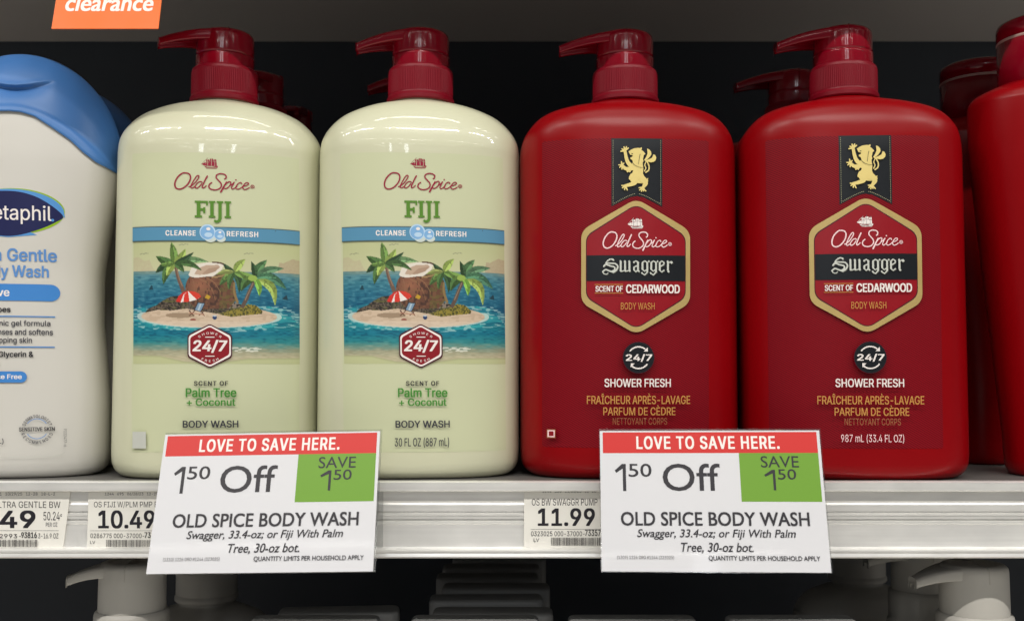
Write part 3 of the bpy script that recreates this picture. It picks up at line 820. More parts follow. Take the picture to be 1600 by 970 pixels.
# ---- the red label ----------------------------------------------------------------
def lion(p, T, k, dk):
    S_ = lambda P, a, b=None: p.stroke(P, a, k, b, T=T)
    p.poly([(284, 262), (312, 243), (345, 229), (385, 224), (408, 226), (426, 217), (428, 232), (421, 244), (446, 262), (467, 290), (448, 300), (445, 320), (439, 345), (446, 368), (436, 378), (437, 400), (444, 440), (442, 470), (440, 500), (452, 528), (470, 545), (478, 556), (497, 548), (492, 566), (497, 585), (486, 592), (492, 612), (470, 625), (456, 640), (440, 608), (405, 606), (375, 602), (345, 585), (310, 578), (286, 560), (288, 538), (302, 508), (326, 490), (334, 470), (322, 464), (308, 472), (300, 490), (284, 482), (268, 490), (262, 474), (248, 462), (262, 440), (288, 432), (300, 415), (318, 392), (330, 372), (322, 352), (306, 346), (303, 328), (326, 318), (328, 306), (300, 298)], k, T=T)
    S_([(300, 412), (272, 372), (256, 320), (246, 262)], 46, 30)
    for t in ((200, 262), (212, 236), (234, 214), (262, 212), (282, 226)): S_([(246, 254), t], 20, 13)
    S_([(290, 452), (250, 446), (222, 422), (208, 404)], 44, 24)
    for t in ((176, 408), (186, 436), (206, 372), (212, 456), (234, 388)): S_([(214, 412), t], 18, 11)
    S_([(330, 560), (350, 596), (300, 620), (236, 634)], 66, 26)
    for t in ((210, 630), (216, 656), (240, 676), (270, 680)): S_([(248, 634), t], 19, 12)
    S_([(430, 560), (466, 600), (452, 632), (432, 660)], 66, 26)
    for t in ((396, 654), (402, 680), (422, 694), (446, 690), (470, 690)): S_([(434, 650), t], 19, 12)
    S_([(470, 488), (500, 462), (504, 420), (486, 378), (462, 356)], 15, 12)
    S_([(455, 475), (470, 440), (458, 410), (470, 375)], 12, 10)
    p.poly([(452, 356), (474, 318), (488, 285), (484, 232), (505, 240), (526, 264), (530, 292), (512, 322), (488, 346), (462, 362)], k, T=T)
    p.poly([(466, 360), (505, 345), (538, 328), (552, 292), (572, 302), (583, 328), (576, 354), (555, 374), (525, 380), (495, 374)], k, T=T)
    p.stroke([(318, 372), (350, 410), (400, 432), (442, 436)], 5, dk, 3, T=T)
    p.stroke([(408, 290), (398, 340), (390, 400)], 5, dk, 3, T=T)
    p.circle(322, 288, 9, dk, ry=4, T=T, n=10)

def blackletter(p, T, k):
    w = 33
    def S_(P, a=w, b=None): p.stroke(P, a, k, b, T=T, smooth=False, cap=False)
    def C_(P, a=w, b=None): p.stroke(P, a, k, b, T=T)
    def dia(x, y, s_=23): p.poly([(x - s_, y), (x, y - s_), (x + s_, y), (x, y + s_)], k, T=T)
    C_([(205, 562), (150, 556), (95, 590), (66, 628)], 26, 20)
    C_([(66, 628), (150, 632), (240, 640), (288, 690), (262, 760), (200, 805)], 24, 32)
    C_([(28, 692), (70, 655), (150, 682), (225, 705), (228, 755), (180, 785)], 30, 26)
    C_([(8, 792), (62, 752), (130, 775), (200, 800)], 24, 30)
    C_([(8, 792), (28, 826), (80, 838), (110, 812)], 20, 10); dia(205, 572, 20)
    for x in (342, 424, 506):
        S_([(x, 596), (x, 775)]); dia(x - 2, 596); dia(x + 4, 776)
    S_([(350, 786), (408, 770)], 18); S_([(432, 786), (490, 770)], 18)
    S_([(666, 620), (666, 770)]); dia(668, 618); dia(684, 782, 22); S_([(580, 612), (630, 588), (668, 610)], 22); dia(590, 618, 18)
    S_([(664, 676), (600, 700), (592, 760), (626, 792), (662, 766)], 24); S_([(592, 700), (592, 765)], 30)
    for d in (0, 164):
        S_([(752 + d, 622), (752 + d, 752)]); S_([(744 + d, 622), (796 + d, 588), (842 + d, 618)], 24); S_([(842 + d, 606), (842 + d, 806)]); dia(872 + d, 596, 20)
        S_([(752 + d, 748), (790 + d, 782), (838 + d, 750)], 22); S_([(842 + d, 800), (792 + d, 852), (738 + d, 818)], 24); dia(742 + d, 812, 18)
    S_([(1076, 622), (1076, 765)]); S_([(1070, 622), (1118, 588), (1160, 622)], 24); S_([(1158, 612), (1150, 656), (1084, 694)], 22); S_([(1076, 760), (1112, 796), (1162, 758)], 24)
    S_([(1230, 610), (1230, 770)]); dia(1226, 598); dia(1240, 786, 24); S_([(1236, 628), (1282, 596)], 16); dia(1296, 614, 30)

def swagger_label(body, parent, u_c=993.5):
    bvh = bvh_of(body)
    T = lab(u_c)
    p = Print(T)
    p.poly(rrect(848, 217, 1110, 699, 3), 'stripes')
    base = p.build('label', parent, bvh, base=1.0e-4)
    p = Print(T)
    p.poly([(954.4, 216.8), (1034.2, 216.8), (1034.2, 323.5), (1014, 313), (1003, 308.3), (994, 306.8), (985, 308.3), (974, 313), (954.4, 323.5)], 'band')
    for x in (957.1, 1031.4):
        for k in range(36):
            v = 219.5 + k * 2.85
            p.rect(x - .35, v, x + .35, v + 1.5, 'stitch')
    for k in range(13):
        for sgn in (-1, 1):
            t = k / 12.5; du = 4 + 32 * t; v = 303.6 + (319 - 303.6) * (t ** 1.25)
            p.rect(994.2 + sgn * du - .8, v - .3, 994.2 + sgn * du + .8, v + .6, 'stitch')
    lion(p, sheet(T, 940, 200, 1 / 6.927), 'lion', 'band')
    for ins, col in ((0, 'gold'), (7.0, 'badgedk'), (8.3, 'red_badge')):
        p.poly(hexpts(992.8, 311.5 + ins * 1.15, 522.5 - ins * 1.15, 84.6 - ins, 49, 24 - ins * .5), col)
    ship(p, sheet(T, 979.3, 340.5, 1 / 6.6), 'w', 'greyink')
    old_spice(p, sheet(T, 940, 360, 1 / 12.125), 'pinkw', 1.25)
    p.rect(916.6, 399.6, 1069.2, 439.2, 'band')
    q = sheet(T, 940, 360, 1 / 12.125)
    blackletter(p, sheet(T, 940.9, 360.9, 1 / 12.125), 'silverdk'); blackletter(p, q, 'silver')
    p.text('SCENT OF', (929.8, 447.3, 971.5, 456.6), 'w', bold=.02); p.rect(928.5, 444.8, 972, 445.7, 'gold2'); p.rect(928.5, 458.2, 972, 459.1, 'gold2')
    p.text('CEDARWOOD', (976.3, 445.0, 1060, 459.0), 'w', bold=.022)
    p.text('BODY WASH', (968.4, 473.3, 1020.8, 484.2), 'gold2', bold=-.002)
    p.circle(995.8, 558.8, 24.6, 'badgedk'); p.circle(995.8, 558.8, 23.9, 'band')
    p.text('24/7', (976, 553, 1017, 565.3), 'w', bold=.03)
    arc = lambda a0, a1, r: [(995.8 + r * math.sin(math.radians(a)), 558.8 - r * math.cos(math.radians(a))) for a in np.linspace(a0, a1, 9)]
    p.stroke(arc(-52, 36, 16.8), 2.1, 'w'); p.stroke(arc(128, 216, 16.8), 2.1, 'w')
    p.poly([(1003.8, 549.2), (1010.4, 549.2), (1010.0, 542.6)], 'w'); p.poly([(983.6, 567.6), (983.6, 574.2), (989.8, 567.6)], 'w')
    p.text('SHOWER FRESH', (943.4, 591.2, 1045.8, 604.6), 'w', bold=.012)
    p.text('FRAÎCHEUR APRÈS-LAVAGE', (917, 614.2, 1076, 631), 'gold2', bold=.008)
    p.text('PARFUM DE CÈDRE', (941.5, 632.2, 1053, 648.4), 'gold2', bold=.008)
    p.text('NETTOYANT CORPS', (956, 652.2, 1040, 662.8), 'gold3', bold=-.004)
    p.text('987 mL (33.4 FL OZ)', (950.5, 676.5, 1044.5, 690.5), 'pinkw', bold=-.002)
    p.rect(858.8, 670.6, 871.2, 684.4, 'gold3'); p.rect(860, 672, 870, 683, 'pinkw'); p.rect(861.6, 673.8, 868.4, 681.2, 'badge')
    p.build('lettering', base, bvh, base=1.6e-4)
    return base

def pump_bottle(kind, loc, rz, label, group, spout_rot):
    t = empty('pump_bottle', loc, rz); tag(t, label, 'bottle', group)
    tab = fiji_tab if kind == 'fiji' else swag_tab
    m = M['cream'] if kind == 'fiji' else M['red']
    zs = zl(tab)
    V, Fc = loft(tab, zs)
    b = mesh_obj('body', V, Fc, m, t)
    if kind == 'fiji': pump(t, .2045, .2246, .2458, .0182, .0161, .0362, spout_rot, M['collar'], M['pump'], drop=.0066)
    else: pump(t, .2045, .2240, .2450, .0182, .0161, .0372, spout_rot, M['collar'], M['pump'], drop=.0060)
    return t, b
GF = 'cream pump bottles of body wash'; GS = 'red pump bottles of body wash'
def ux(u, y, v=200): return px(u, v, y)[0]
f1, b = pump_bottle('fiji', (ux(350, YF), YF, 0), math.radians(8.0), 'leftmost cream pump bottle with island picture, standing beside the white bottle with blue cap', GF, math.radians(14))
fiji_label(b, f1)
def again(src, loc, rz, label, spout=None):
    c = copy_tree(src); c.location = loc; c.rotation_euler = (0, 0, rz); c['label'] = label
    if spout is not None:
        for ch in c.children:
            if ch.name.startswith('pump_head'): ch.children[0].rotation_euler = (0, 0, spout)
    return c
f2 = again(f1, (ux(657, YF), YF - .0005, 0), math.radians(6.6), 'cream pump bottle with island picture, standing directly left of a red pump bottle', math.radians(-2))
s1, b = pump_bottle('swagger', (ux(977, YF), YF, 0), math.radians(1.6), 'red pump bottle with gold lion, standing directly right of a cream pump bottle', GS, math.radians(-3))
swagger_label(b, s1)
s2 = again(s1, (ux(1319, YF - .007), YF - .007, 0), math.radians(-3.5), 'frontmost right red pump bottle, its 987 mL line showing beside the sale sign', 0)

# rear rows: same bottles standing behind (no label can be seen on them)
def plain(src, loc, rz, label, spout):
    c = src.copy(); COL.objects.link(c); c.location = loc; c.rotation_euler = (0, 0, rz); c['label'] = label; c.parent = None
    for ch in src.children:
        if ch.name.startswith('label'): continue
        k = ch.copy(); COL.objects.link(k); k.parent = c
        for g in ch.children:
            q = g.copy(); COL.objects.link(q); q.parent = k
            if spout is not None: q.rotation_euler = (0, 0, spout)
    return c
plain(f1, (ux(403, .130), .130, 0), .1, 'dark pump top in shadow just right of the leftmost cream bottle pump, second row', 1.4)
plain(f1, (ux(452, .215), .215, 0), 0, 'dimmest pump top low between the two cream bottles, third row', 1.8)
plain(f2, (ux(663, .130), .130, 0), .05, 'shadowed bottle behind the second cream bottle, only its spout showing left', -.02)
plain(s1, (ux(958, .225), .225, 0), 0, 'shadowed red bottle behind the red bottle beside the cream one, only its spout tip showing', .05)
plain(s2, (ux(1241, .122), .122, 0), 0, 'shadowed red bottle behind the frontmost right red bottle, pump and spout showing', -.03)

# ---- white bottle with blue cap ---------------------------------------------------
YW = .040
wtab = body_table([(700, 139, .029, 2.5), (640, 138.5, .029, 2.5), (580, 133, .029, 2.5), (500, 124.5, .029, 2.5), (440, 123, .029, 2.5), (380, 129, .0295, 2.5), (330, 137, .030, 2.45), (300, 141.5, .0302, 2.4), (262, 143.8, .030, 2.35), (235, 142, .0292, 2.3), (205, 136, .028, 2.25), (180, 127, .0262, 2.2), (155, 113, .0238, 2.15), (135, 97, .021, 2.1), (118, 79, .0178, 2.05), (105, 60, .0142, 2.0), (96, 41, .0105, 2.0), (91, 22, .006, 2.0), (89, 6, .002, 2.0)], YW, .0488, .029, 2.5)
def squeeze_bottle(loc, label, printed=True):
    t = empty('squeeze_bottle', loc, math.radians(8.5)); tag(t, label, 'bottle', 'white squeeze bottles with blue caps')
    zs = zl(wtab, 60); ztop = wtab[-1][0]
    V, Fc = loft(wtab, [z for z in zs if z < px(0, 182, YW)[1]])
    b = mesh_obj('body', V, Fc, M['white_body'], t)
    # blue cap: a shell just outside the body, its lower edge follows a wave
    N = 220; R = 110; C = []; Fc = []
    zc_, ze = px(0, 194, YW)[1], px(0, 272, YW)[1]
    wv = [(0, 0), (.15, .01), (.3, .08), (.46, .27), (.63, .5), (.73, .70), (.84, .87), (1, 1)]
    zcrease = px(0, 137, YW - .02)[1]; zstep = px(0, 166, YW - .025)[1]
    for r in range(R + 1):
        for k in range(N):
            th = 2 * math.pi * k / N
            q = abs(math.cos(th)) ** .8
            zb = zc_ + (ze - zc_) * float(np.interp(q, [w_[0] for w_ in wv], [w_[1] for w_ in wv]))
            t_ = r / R; t_ = 1 - (1 - t_) ** 1.35
            z = zb + (ztop - zb) * t_
            a, bb, n = interp(wtab, z)
            c, s_ = math.cos(th), math.sin(th)
            x = a * math.copysign(abs(c) ** (2 / n), c); y = bb * math.copysign(abs(s_) ** (2 / n), s_)
            off = .0009 if r else .0002
            L = math.hypot(x, y) + 1e-9; x += x / L * off; y += y / L * off
            # shallow ledge over the shoulder band, thumb notch under the lid
            zl_ = zstep - .55 * x * x / .045
            s1_ = 1 / (1 + math.exp((z - zl_) / .0006)); y -= .0011 * s1_ if y < 0 else 0
            if y < 0:
                rx = x / .0175; cz = zcrease + .0040 * rx * rx
                if abs(rx) < 1.25:
                    dz = cz - z
                    fall = max(0, 1 - rx * rx / 1.3)
                    if dz > 0: y += .0034 * fall * math.exp(-(dz / .0062) ** 2) * min(1, dz / .0007)
                    else: y -= .0006 * fall * math.exp(-(dz / .002) ** 2)
            C.append((x, y, z))
    for r in range(R):
        for k in range(N):
            k2 = (k + 1) % N; Fc.append((r * N + k, r * N + k2, (r + 1) * N + k2, (r + 1) * N + k))
    Fc.append(tuple(R * N + k for k in range(N)))
    cap = mesh_obj('cap', C, Fc, M['blue'], t)
    if printed:
        TW = lambda u, v: (px(u, v, YW - .029)[0] - px(14, 330, YW - .029)[0], px(u, v, YW - .029)[1])
        p = Print(TW); S4 = sheet(TW, 0, 180, 1 / 4.04)
        oval = lambda cx, cy, rx, ry, rot: [(cx + rx * math.cos(a) * math.cos(rot) - ry * math.sin(a) * math.sin(rot), cy + rx * math.cos(a) * math.sin(rot) + ry * math.sin(a) * math.cos(rot)) for a in np.linspace(0, 2 * math.pi, 48, endpoint=False)]
        p.poly(oval(22 + 1, 330.5, 76.5, 36, math.radians(-2)), 'lime')
        p.poly([(22 + 76.5 * math.cos(a), 330 + 34.5 * math.sin(a)) for a in np.linspace(-math.pi, 0, 24)] + [(99.5, 337), (60, 330), (-40, 330)], 'sky')
        p.poly([(-52, 345), (-30, 366), (18, 370.5), (60, 366), (20, 350)], 'sky')
        lens = catmull([(97, 335), (82, 320), (58, 306), (28, 299), (-10, 301), (-40, 312), (-52, 326), (-48, 342), (-26, 360), (8, 368.5), (36, 366.5), (66, 356), (88, 344)], 5, closed=True)
        p.poly([tuple(q_) for q_ in lens], 'navy')
        p.text('etaphil', (-4.0, 319.8, 81.2, 349.8), 'w', bold=.004); p.circle(82.3, 342, 2.2, 'sky', n=12)
        for k in range(5): p.circle(4 + random.uniform(-4, 4), 306 + k * 4.5, 1.6, 'lightgrey', n=6)
        p.text('Ultra Gentle', (-43, 387.5, 87.5, 408), 'bluetext', bold=.018)
        p.text('Body Wash', (-30, 413.8, 76, 437.5), 'bluetext', bold=.018)
        p.poly(rrect(-64, 443.3, 91.5, 469.5, 13), 'pill'); p.text('Sensitive', (-48, 449.8, 19.5, 463), 'w', bold=.02)
        p.text('For all skin types', (-70, 478.6, 21, 490), 'k', bold=.02)
        p.rect(-64, 493.2, 84.5, 494.8, 'pill'); p.rect(-64, 541, 84, 542.6, 'pill')
        p.text('hypoallergenic gel formula', (-55, 500, 78, 511.2), 'charcoal', bold=.008)
        p.text('that cleanses and softens', (-38, 513.4, 81.4, 523), 'charcoal', bold=.008)
        p.text('without stripping skin', (-49, 526.5, 52, 538), 'charcoal', bold=.008)
        p.text('with Aloe, Glycerin &', (-49, 548.5, 54, 560), 'k', bold=.02); p.text('Vitamin B5', (-58, 563, 4.6, 571.5), 'k', bold=.02)
        p.poly(rrect(-64, 580, 44.6, 597.5, 8.5), 'pill'); p.text('Fragrance Free', (-37, 584.4, 37.4, 594), 'w', bold=.02)
        p.arctext('DERMATOLOGIST', 59, 670, 20.6, -76, 76, 6.6, 'charcoal', bold=.02, wf=.8)
        p.arctext('RECOMMENDED', 59, 670, 20.6, 254, 106, 6.6, 'charcoal', bold=.02, inward=True, wf=.8)
        for a0, a1 in ((-58, 58), (122, 238)):
            for r_ in (15.6,): p.stroke([(59 + r_ * math.sin(math.radians(a)), 670 - r_ * math.cos(math.radians(a))) for a in np.linspace(a0, a1, 9)], 1.0, 'bluetext')
        p.text('SENSITIVE SKIN', (33.4, 667.4, 84, 673.8), 'k', bold=.02)
        p.text('(500 mL)', (-32, 684.5, 11, 694), 'charcoal', bold=.008)
        V_, F_ = glyphs('P222477-6'); lo, hi = V_.min(0), V_.max(0)
        p.add([(96 + (y - lo[1]) / (hi[1] - lo[1]) * 4, 671 + (x - lo[0]) / (hi[0] - lo[0]) * 28) for x, y in V_], F_, 'greyink', split=True)
        # faint edge of the clear label
        p.stroke([(-64, 714.5), (60, 713.6), (88, 712.5), (97, 708)], .6, 'lightgrey')
        p.build('label', t, bvh_of(b), base=1.6e-4)
    return t
squeeze_bottle((ux(40, YW), YW, 0), 'white squeeze bottle with rounded blue cap at the left end of the shelf')
squeeze_bottle((ux(106, .105), .105, 0), 'shadowed blue cap behind the front white squeeze bottle', printed=False)

# ---- red flip-cap bottle at the right edge ------------------------------------------
YR = .036
rtab = body_table([(700, 74, .023, 2.3), (560, 86, .026, 2.3), (400, 100, .028, 2.4), (250, 112, .029, 2.4), (190, 114, .029, 2.4), (168, 113.5, .0288, 2.4), (160, 111.5, .028, 2.35), (154, 107, .0272, 2.3), (148, 97, .026, 2.2), (142, 84, .0245, 2.1), (136, 70, .0232, 2.0)], YR, .0262, .022, 2.3)
def cap_bottle(loc, label, printed):
    t = empty('flip_cap_bottle', loc, 0); tag(t, label, 'bottle', 'red bottles with flip caps')
    V, Fc = loft(rtab, zl(rtab)); b = mesh_obj('body', V, Fc, M['red'], t)
    z0 = px(0, 140, YR)[1]; z1 = px(0, 68, YR)[1]; z2 = px(0, 36, YR)[1]; r = .0238
    V, Fc = lathe([(r - .001, z0), (r, z0 + .001), (r, z1 - .0004)], 72); cap = mesh_obj('cap', V, Fc, M['pump'], t)
    V, Fc = lathe([(r - .0002, z1 - .0004), (r + .0001, z1), (r + .0001, z1 + .0009), (r - .0002, z1 + .0013)], 72); mesh_obj('cap_ring', V, Fc, M['capline'], cap)
    V, Fc = lathe([(r, z1 + .0013), (r, z2 - .003), (r - .0008, z2 - .0012), (r - .003, z2), (r * .5, z2 + .0008), (.001, z2 + .001)], 72); mesh_obj('lid', V, Fc, M['pump'], cap)
    if printed:
        u0 = 1632
        T = lambda u, v: (px(u, v, YR - .028)[0] - px(u0, 300, YR - .028)[0], px(u, v, YR - .028)[1])
        p = Print(T); p.poly([(1560, 198), (1704, 198), (1692, 600), (1684, 690), (1580, 690), (1570, 600)], 'stripes')
        p.poly(hexpts(u0, 320, 500, 46, 40, 14), 'gold'); p.poly(hexpts(u0, 328, 492, 40, 38, 12), 'red_badge')
        p.build('label', t, bvh_of(b), base=1.4e-4)
    return t
cap_bottle((ux(1634, YR, 200), YR, 0), 'slim red flip cap bottle cut off by the right edge', True)
cb = cap_bottle((ux(1533, .118, 200), .118, 0), 'shadowed red flip cap bottle behind the slim one, its dim cap ring showing', False)

# ================================================================== PRICE SIGNS
def homography(src, dst):
    A = []; B = []
    for (x, y), (u, v) in zip(src, dst):
        A.append([x, y, 1, 0, 0, 0, -u * x, -u * y]); B.append(u); A.append([0, 0, 0, x, y, 1, -v * x, -v * y]); B.append(v)
    h = np.linalg.solve(np.array(A, float), np.array(B, float)); return np.append(h, 1).reshape(3, 3)
# layout of the card face in card units (upright sheet 336 x 213)
SW, SH = .108, .0685
def sale_sign(loc, rot, number, label):
    t = empty('sale_sign', loc); t.rotation_euler = rot; tag(t, label, 'sign', 'sale signs clipped to the price rail')
    bm_obj('card', box_bm(-SW / 2, SW / 2, 0, .0007, -SH, 0), M['card'], t, smooth=False)
    bm_obj('plastic_sleeve', box_bm(-SW / 2 - .0004, SW / 2 + .0009, .0009, .0014, -SH - .0003, .0012), M['clear'], t, smooth=False)
    clip = bm_obj('clip', box_bm(-.012, .012, .0015, .0075, -.030, -.012, .0005, 1), M['clear'], t, smooth=False)
    # face measured on the right-hand sign, unit square then metres
    Hm = homography([(936, 673), (1280, 672), (1299, 895), (941, 892)], [(-SW / 2, 0), (SW / 2, 0), (SW / 2, -SH), (-SW / 2, -SH)])
    def T(u, v):
        q = Hm @ np.array([u, v, 1.0]); return q[0] / q[2], q[1] / q[2]
    # upright sheet: a in 0..344, b in 0..222
    U = lambda a, b: (-SW / 2 + a / 344 * SW, -b / 222 * SH)
    p = Print(U)
    def one(a0, b0, a1, b1):
        w = (b1 - b0) * .115
        p.poly([(a1, b0), (a1, b1), (a1 - w, b1), (a1 - w, b0 + w * 1.5), (a0 + w * .45, b0 + w * 2.9), (a0, b0 + w * 2.1), (a1 - w * 1.2, b0)], 'k2')
    p.rect(4.5, 2.5, 339.5, 36.5, 'signred')
    p.rect(217, 36.5, 339.5, 114, 'signgreen')
    p.text('LOVE TO SAVE HERE.', (57.5, 8.5, 281, 30.5), 'w', bold=.022, space=1.12, font='inter')
    one(22.5, 54, 40, 97.5); p.text('50', (44, 53.5, 80, 75), 'k2', bold=.012, font='gill')
    p.text('Off', (97, 53.5, 186, 97.5), 'k2', bold=.007, font='gill')
    p.text('SAVE', (250, 41.5, 308.5, 60), 'k2', bold=.004, font='gill'); one(254, 63.5, 271, 96); p.text('50', (275, 62.5, 303, 79), 'k2', bold=.004, font='gill')
    p.text('OLD SPICE BODY WASH', (30.5, 130, 318, 152), 'k2', bold=.022, space=1.02, font='gill')
    p.text('Swagger, 33.4-oz; or Fiji With Palm', (55, 157, 295.5, 173.5), 'k2', shear=.22, bold=.012, font='gill')
    p.text('Tree, 30-oz bot.', (121, 177.5, 230.5, 194), 'k2', shear=.22, bold=.012, font='gill')
    p.text('(%s) 1226 GRO #1244 (323025)' % number, (23.5, 197.8, 110, 204), 'greyink', font='inter')
    p.text('QUANTITY LIMITS PER HOUSEHOLD APPLY', (162, 197.5, 329, 206), 'k2', bold=.012, font='gill')
    p.build('lettering', t, None, base=2e-5)
    return t
sale_sign((-.1192, -.0121, .0247), (-.3617, -.0195, -.0443), '1310', 'white sale sign with red and green bands, hanging below the two cream bottles')
sale_sign((.0978, -.0121, .0258), (-.2809, -.0058, -.0660), '1309', 'white sale sign with red and green bands, hanging below the two big red bottles')

t = empty('clearance_sign', (-.2058, -.0120, .2444)); t.rotation_euler = (-.321, -.0171, .0481)
tag(t, 'orange clearance card hanging from the shelf above the white and blue bottle', 'sign')
bm_obj('card', box_bm(-.0265, .0265, 0, .0006, -.0178, .085), M['orange'], t, smooth=False)
p = Print(lambda a, b: (a / 1000, -b / 1000))
p.text('clearance', (-21.3, -3.4, 22.7, 7.3), 'w', bold=.024, shear=.1, font='gill'); p.build('lettering', t, None, base=3e-5)

# ---- shelf price tags -----------------------------------------------------------------
YT = -.0006
def price_tag(corners, label, draw):
    c = [px(u, v, YT) for u, v in corners]
    cx = sum(a for a, _ in c) / 4; cz = sum(b for _, b in c) / 4
    t = empty('price_tag', (cx, YT, cz)); tag(t, label, 'price tag', 'price tags in the rail')
    V = [(a - cx, 0, b - cz) for a, b in c] + [(a - cx, .0004, b - cz) for a, b in c]
    mesh_obj('card', V, [(0, 1, 2, 3), (7, 6, 5, 4), (0, 4, 5, 1), (1, 5, 6, 2), (2, 6, 7, 3), (3, 7, 4, 0)], M['tagcard'], t, smooth=False)
    p = Print(lambda u, v: (px(u, v, YT)[0] - cx, px(u, v, YT)[1] - cz)); draw(p)
    p.build('lettering', t, None, base=2e-5)
def bars(p, u0, u1, v0, v1, seed):
    r = random.Random(seed); u = u0
    while u < u1 - .6:
        w = r.choice((.45, .45, .9, 1.35)); p.rect(u, v0, u + w, v1, 'bar'); u += w + r.choice((.45, .6, .9, 1.1))
def d0(p):
    p.text('781   10/29/25   12-28   18-L-2', (-8, 768.6, 86, 774.2), 'charcoal')
    p.text('CTPHL ULTRA GENTLE BW', (-52, 782.8, 94.5, 793), 'k2', bold=-.004)
    p.text('8.49', (-42, 796.3, 55.5, 825.4), 'k', bold=.032)
    p.text('50.24', (68, 799, 93.5, 812.4), 'k2', bold=-.002); p.text('¢', (94.3, 802, 97, 807), 'k2'); p.text('PER OZ', (71.8, 815.6, 89.8, 822.3), 'greyink')
    p.rect(-60, 828, 92, 828.5, 'greyink')
    p.text('000-02993-', (-38, 833.5, 33.5, 840), 'k2'); p.text('93816', (33.4, 830.6, 57.8, 840), 'k', bold=.015); p.text('3-16.9 OZ', (60, 832.6, 91.5, 840.4), 'k2', bold=-.004)
    bars(p, -30, 60, 842.4, 853.4, 1)
def d1(p):
    p.text('1244   695   06/28/23   12-28', (164, 768.8, 247, 773.8), 'charcoal')
    p.text('OS FIJI W/PLM PMP BW', (146.8, 782.8, 256, 793.2), 'k2', bold=-.004)
    p.text('10.49', (153.5, 796.3, 242, 825.6), 'k', bold=.022)
    p.rect(141, 828.3, 262, 828.8, 'greyink')
    p.text('0286775 000-37000-', (141.4, 832.8, 225.5, 840), 'k2'); p.text('73', (226, 830.8, 235.5, 840), 'k', bold=.015); p.text('LV', (141, 844.2, 148.8, 849), 'k2')
    bars(p, 166, 262, 842.6, 853.6, 2)
def d2(p):
    p.text('1244   530   11/05/25   12-28', (847.5, 764.2, 931.5, 769.8), 'charcoal')
    p.text('OS BW SWAGGR PUMP', (831, 778.5, 933.5, 789.3), 'k2', bold=-.004)
    p.text('11.99', (840.3, 793, 929.5, 821.6), 'k', bold=.022)
    p.rect(829, 826, 960, 826.5, 'greyink')
    p.text('0323025 000-37000-', (829.8, 829.4, 913.6, 837), 'k2'); p.text('73357', (914, 827, 938.6, 836.8), 'k', bold=.01); p.text('LV', (834, 840.4, 842.4, 845.8), 'k2')
    bars(p, 861, 960, 839.2, 851.6, 3)
price_tag([(-75, 768), (110, 768), (98.5, 856), (-75, 856)], 'price tag ending in 49 with per ounce price, under the white bottle', d0)
price_tag([(138, 768), (268, 768), (268, 856), (136, 856)], 'price tag reading 10.49, left of the sale sign under the cream bottles', d1)
price_tag([(819, 768), (965, 768), (965, 854.5), (818.5, 854.5)], 'price tag reading 11.99, left of the sale sign under the red bottles', d2)
# clear strips that hold the tags in the rail
for i, (u0, u1, lb) in enumerate(((577, 598, 'clear plastic strip end in the rail right of the left sale sign'),)):
    x0, z1 = px(u0, 767.5, -.0035); x1, z0 = px(u1, 855, -.0035)
    tag(bm_obj('tag_strip', box_bm(x0, x1, -.0030, -.0026, z0, z1), M['clear'], smooth=False), lb, 'plastic strip')

# ================================================================== LOWER SHELF
LZ = -0.34
def low_pump(u, y, label, rot):
    t = empty('lotion_bottle', (ux(u, y, 930), y, LZ)); tag(t, label, 'bottle', 'white pump bottles on the lower shelf')
    H0 = CAM.z - .147 - LZ      # collar foot above the lower shelf
    tab = [(z * 1.0, .046 * fa, .030 * fb, 2.6) for z, fa, fb in ZB] + [(.1, .046, .030, 2.6), (H0 - .03, .046, .030, 2.6), (H0 - .018, .044, .029, 2.5), (H0 - .008, .036, .026, 2.3), (H0 - .003, .025, .021, 2.1), (H0, .0175, .0172, 2.0), (H0 + .004, .017, .017, 2.0)]
    V, Fc = loft(tab, zl(tab, 30), N=96); mesh_obj('body', V, Fc, M['offwhite'], t)
    pump(t, H0 + .002, H0 + .0225, H0 + .0485, .0196, .0176, .0335, rot, M['offwhite'], M['offwhite'], drop=.0075, dish=.0035, seam=False, ribs=False)
    return t
low_pump(207, .040, 'white pump bottle on the lower shelf left of and behind the left sale sign', .1)
low_pump(323, .165, 'shadowed white pump bottle behind the left sale sign, lower shelf', 1.2)
low_pump(1522, .032, 'frontmost white pump bottle at lower right, spout pointing left', .05)
low_pump(1442, .094, 'white pump bottle directly behind the frontmost pump at lower right', .0)
low_pump(1340, .232, 'dim white pump bottle in shadow just right of the right sale sign, lower shelf', 1.3)
low_pump(1668, .10, 'white pump bottle cut off by the right edge, lower shelf', 1.2)

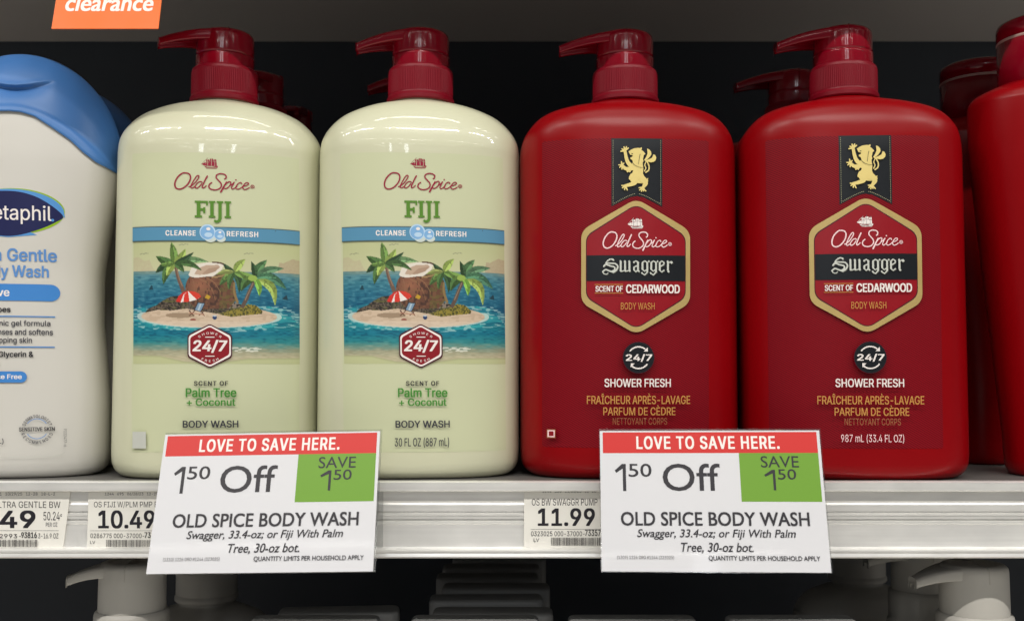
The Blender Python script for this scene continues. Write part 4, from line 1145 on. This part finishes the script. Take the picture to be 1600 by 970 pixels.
def flip_box(u, y, H, wdt, dep, rz, label, proto=[None]):
    x = ux(u, y, 960)
    if proto[0] is None:
        t = empty('flip_top_bottle', (x, y, LZ), rz)
        zt = CAM.z - H - LZ
        bm_obj('body', box_bm(-wdt / 2 + .002, wdt / 2 - .002, -.016, .016, 0, zt - .028, .006, 4), M['greybody'], t)
        bm = box_bm(-wdt / 2, wdt / 2, -dep / 2, dep / 2, zt - .0285, zt, 0)
        ve = [e for e in bm.edges if abs(e.verts[0].co.z - e.verts[1].co.z) > .01]
        bmesh.ops.bevel(bm, geom=ve, offset=.005, segments=5, profile=.5, affect='EDGES')
        te = [e for e in bm.edges if min(v.co.z for v in e.verts) > zt - 1e-5]
        bmesh.ops.bevel(bm, geom=te, offset=.0022, segments=4, profile=.5, affect='EDGES')
        bm_obj('cap', bm, M['grey'], t)
        proto[0] = t
    else:
        t = copy_tree(proto[0]); t.location = (x, y, LZ); t.rotation_euler = (0, 0, rz)
    t.location.z = LZ + (0.13 - H)
    tag(t, label, 'bottle', 'grey flip top bottles on the lower shelf')
    return t
G = [(770, .062, .130, -.01, 'grey flip top, nearest full one in the receding row between the signs'),
     (760, .098, .130, .02, 'grey flip top second in the receding row between the signs'),
     (775, .133, .130, -.01, 'grey flip top third in the receding row between the signs'),
     (762, .168, .130, .01, 'dark flip top fourth in the receding row between the signs'),
     (768, .203, .130, .0, 'dark flip top fifth in the receding row between the signs'),
     (780, .240, .130, .0, 'faintest flip top, last in the receding row between the signs'),
     (530, .064, .130, .10, 'turned grey flip top under the right half of the left sale sign'),
     (492, .0265, .1266, .0, 'flip top grazing the bottom edge under the left sale sign'),
     (742, .0265, .1266, .0, 'flip top grazing the bottom edge in front of the receding row'),
     (988, .0265, .1266, .0, 'flip top grazing the bottom edge under the right sale sign left part'),
     (1236, .0265, .1266, .0, 'flip top grazing the bottom edge under the right sale sign right corner')]
for u, y, H, rz, lb in G: flip_box(u, y, H, .0675, .022, rz, lb)
t = empty('tube_bottle', (ux(8, .12, 950), .12, LZ)); tag(t, 'dark wine bottle with brownish cap in the lower left corner', 'bottle')
tb = [(z, .030 * fa, .026 * fb, 2.2) for z, fa, fb in ZB] + [(.08, .03, .026, 2.2), (.17, .03, .026, 2.2), (.185, .027, .024, 2.1), (.192, .022, .022, 2.0)]
V, Fc = loft(tb, zl(tb, 20), N=72); mesh_obj('body', V, Fc, M['darkred'], t)
V, Fc = lathe([(.020, .192), (.021, .193), (.021, .226), (.019, .229), (.001, .230)], 48); mesh_obj('cap', V, Fc, M['brown'], t)
bpy.context.view_layer.update()
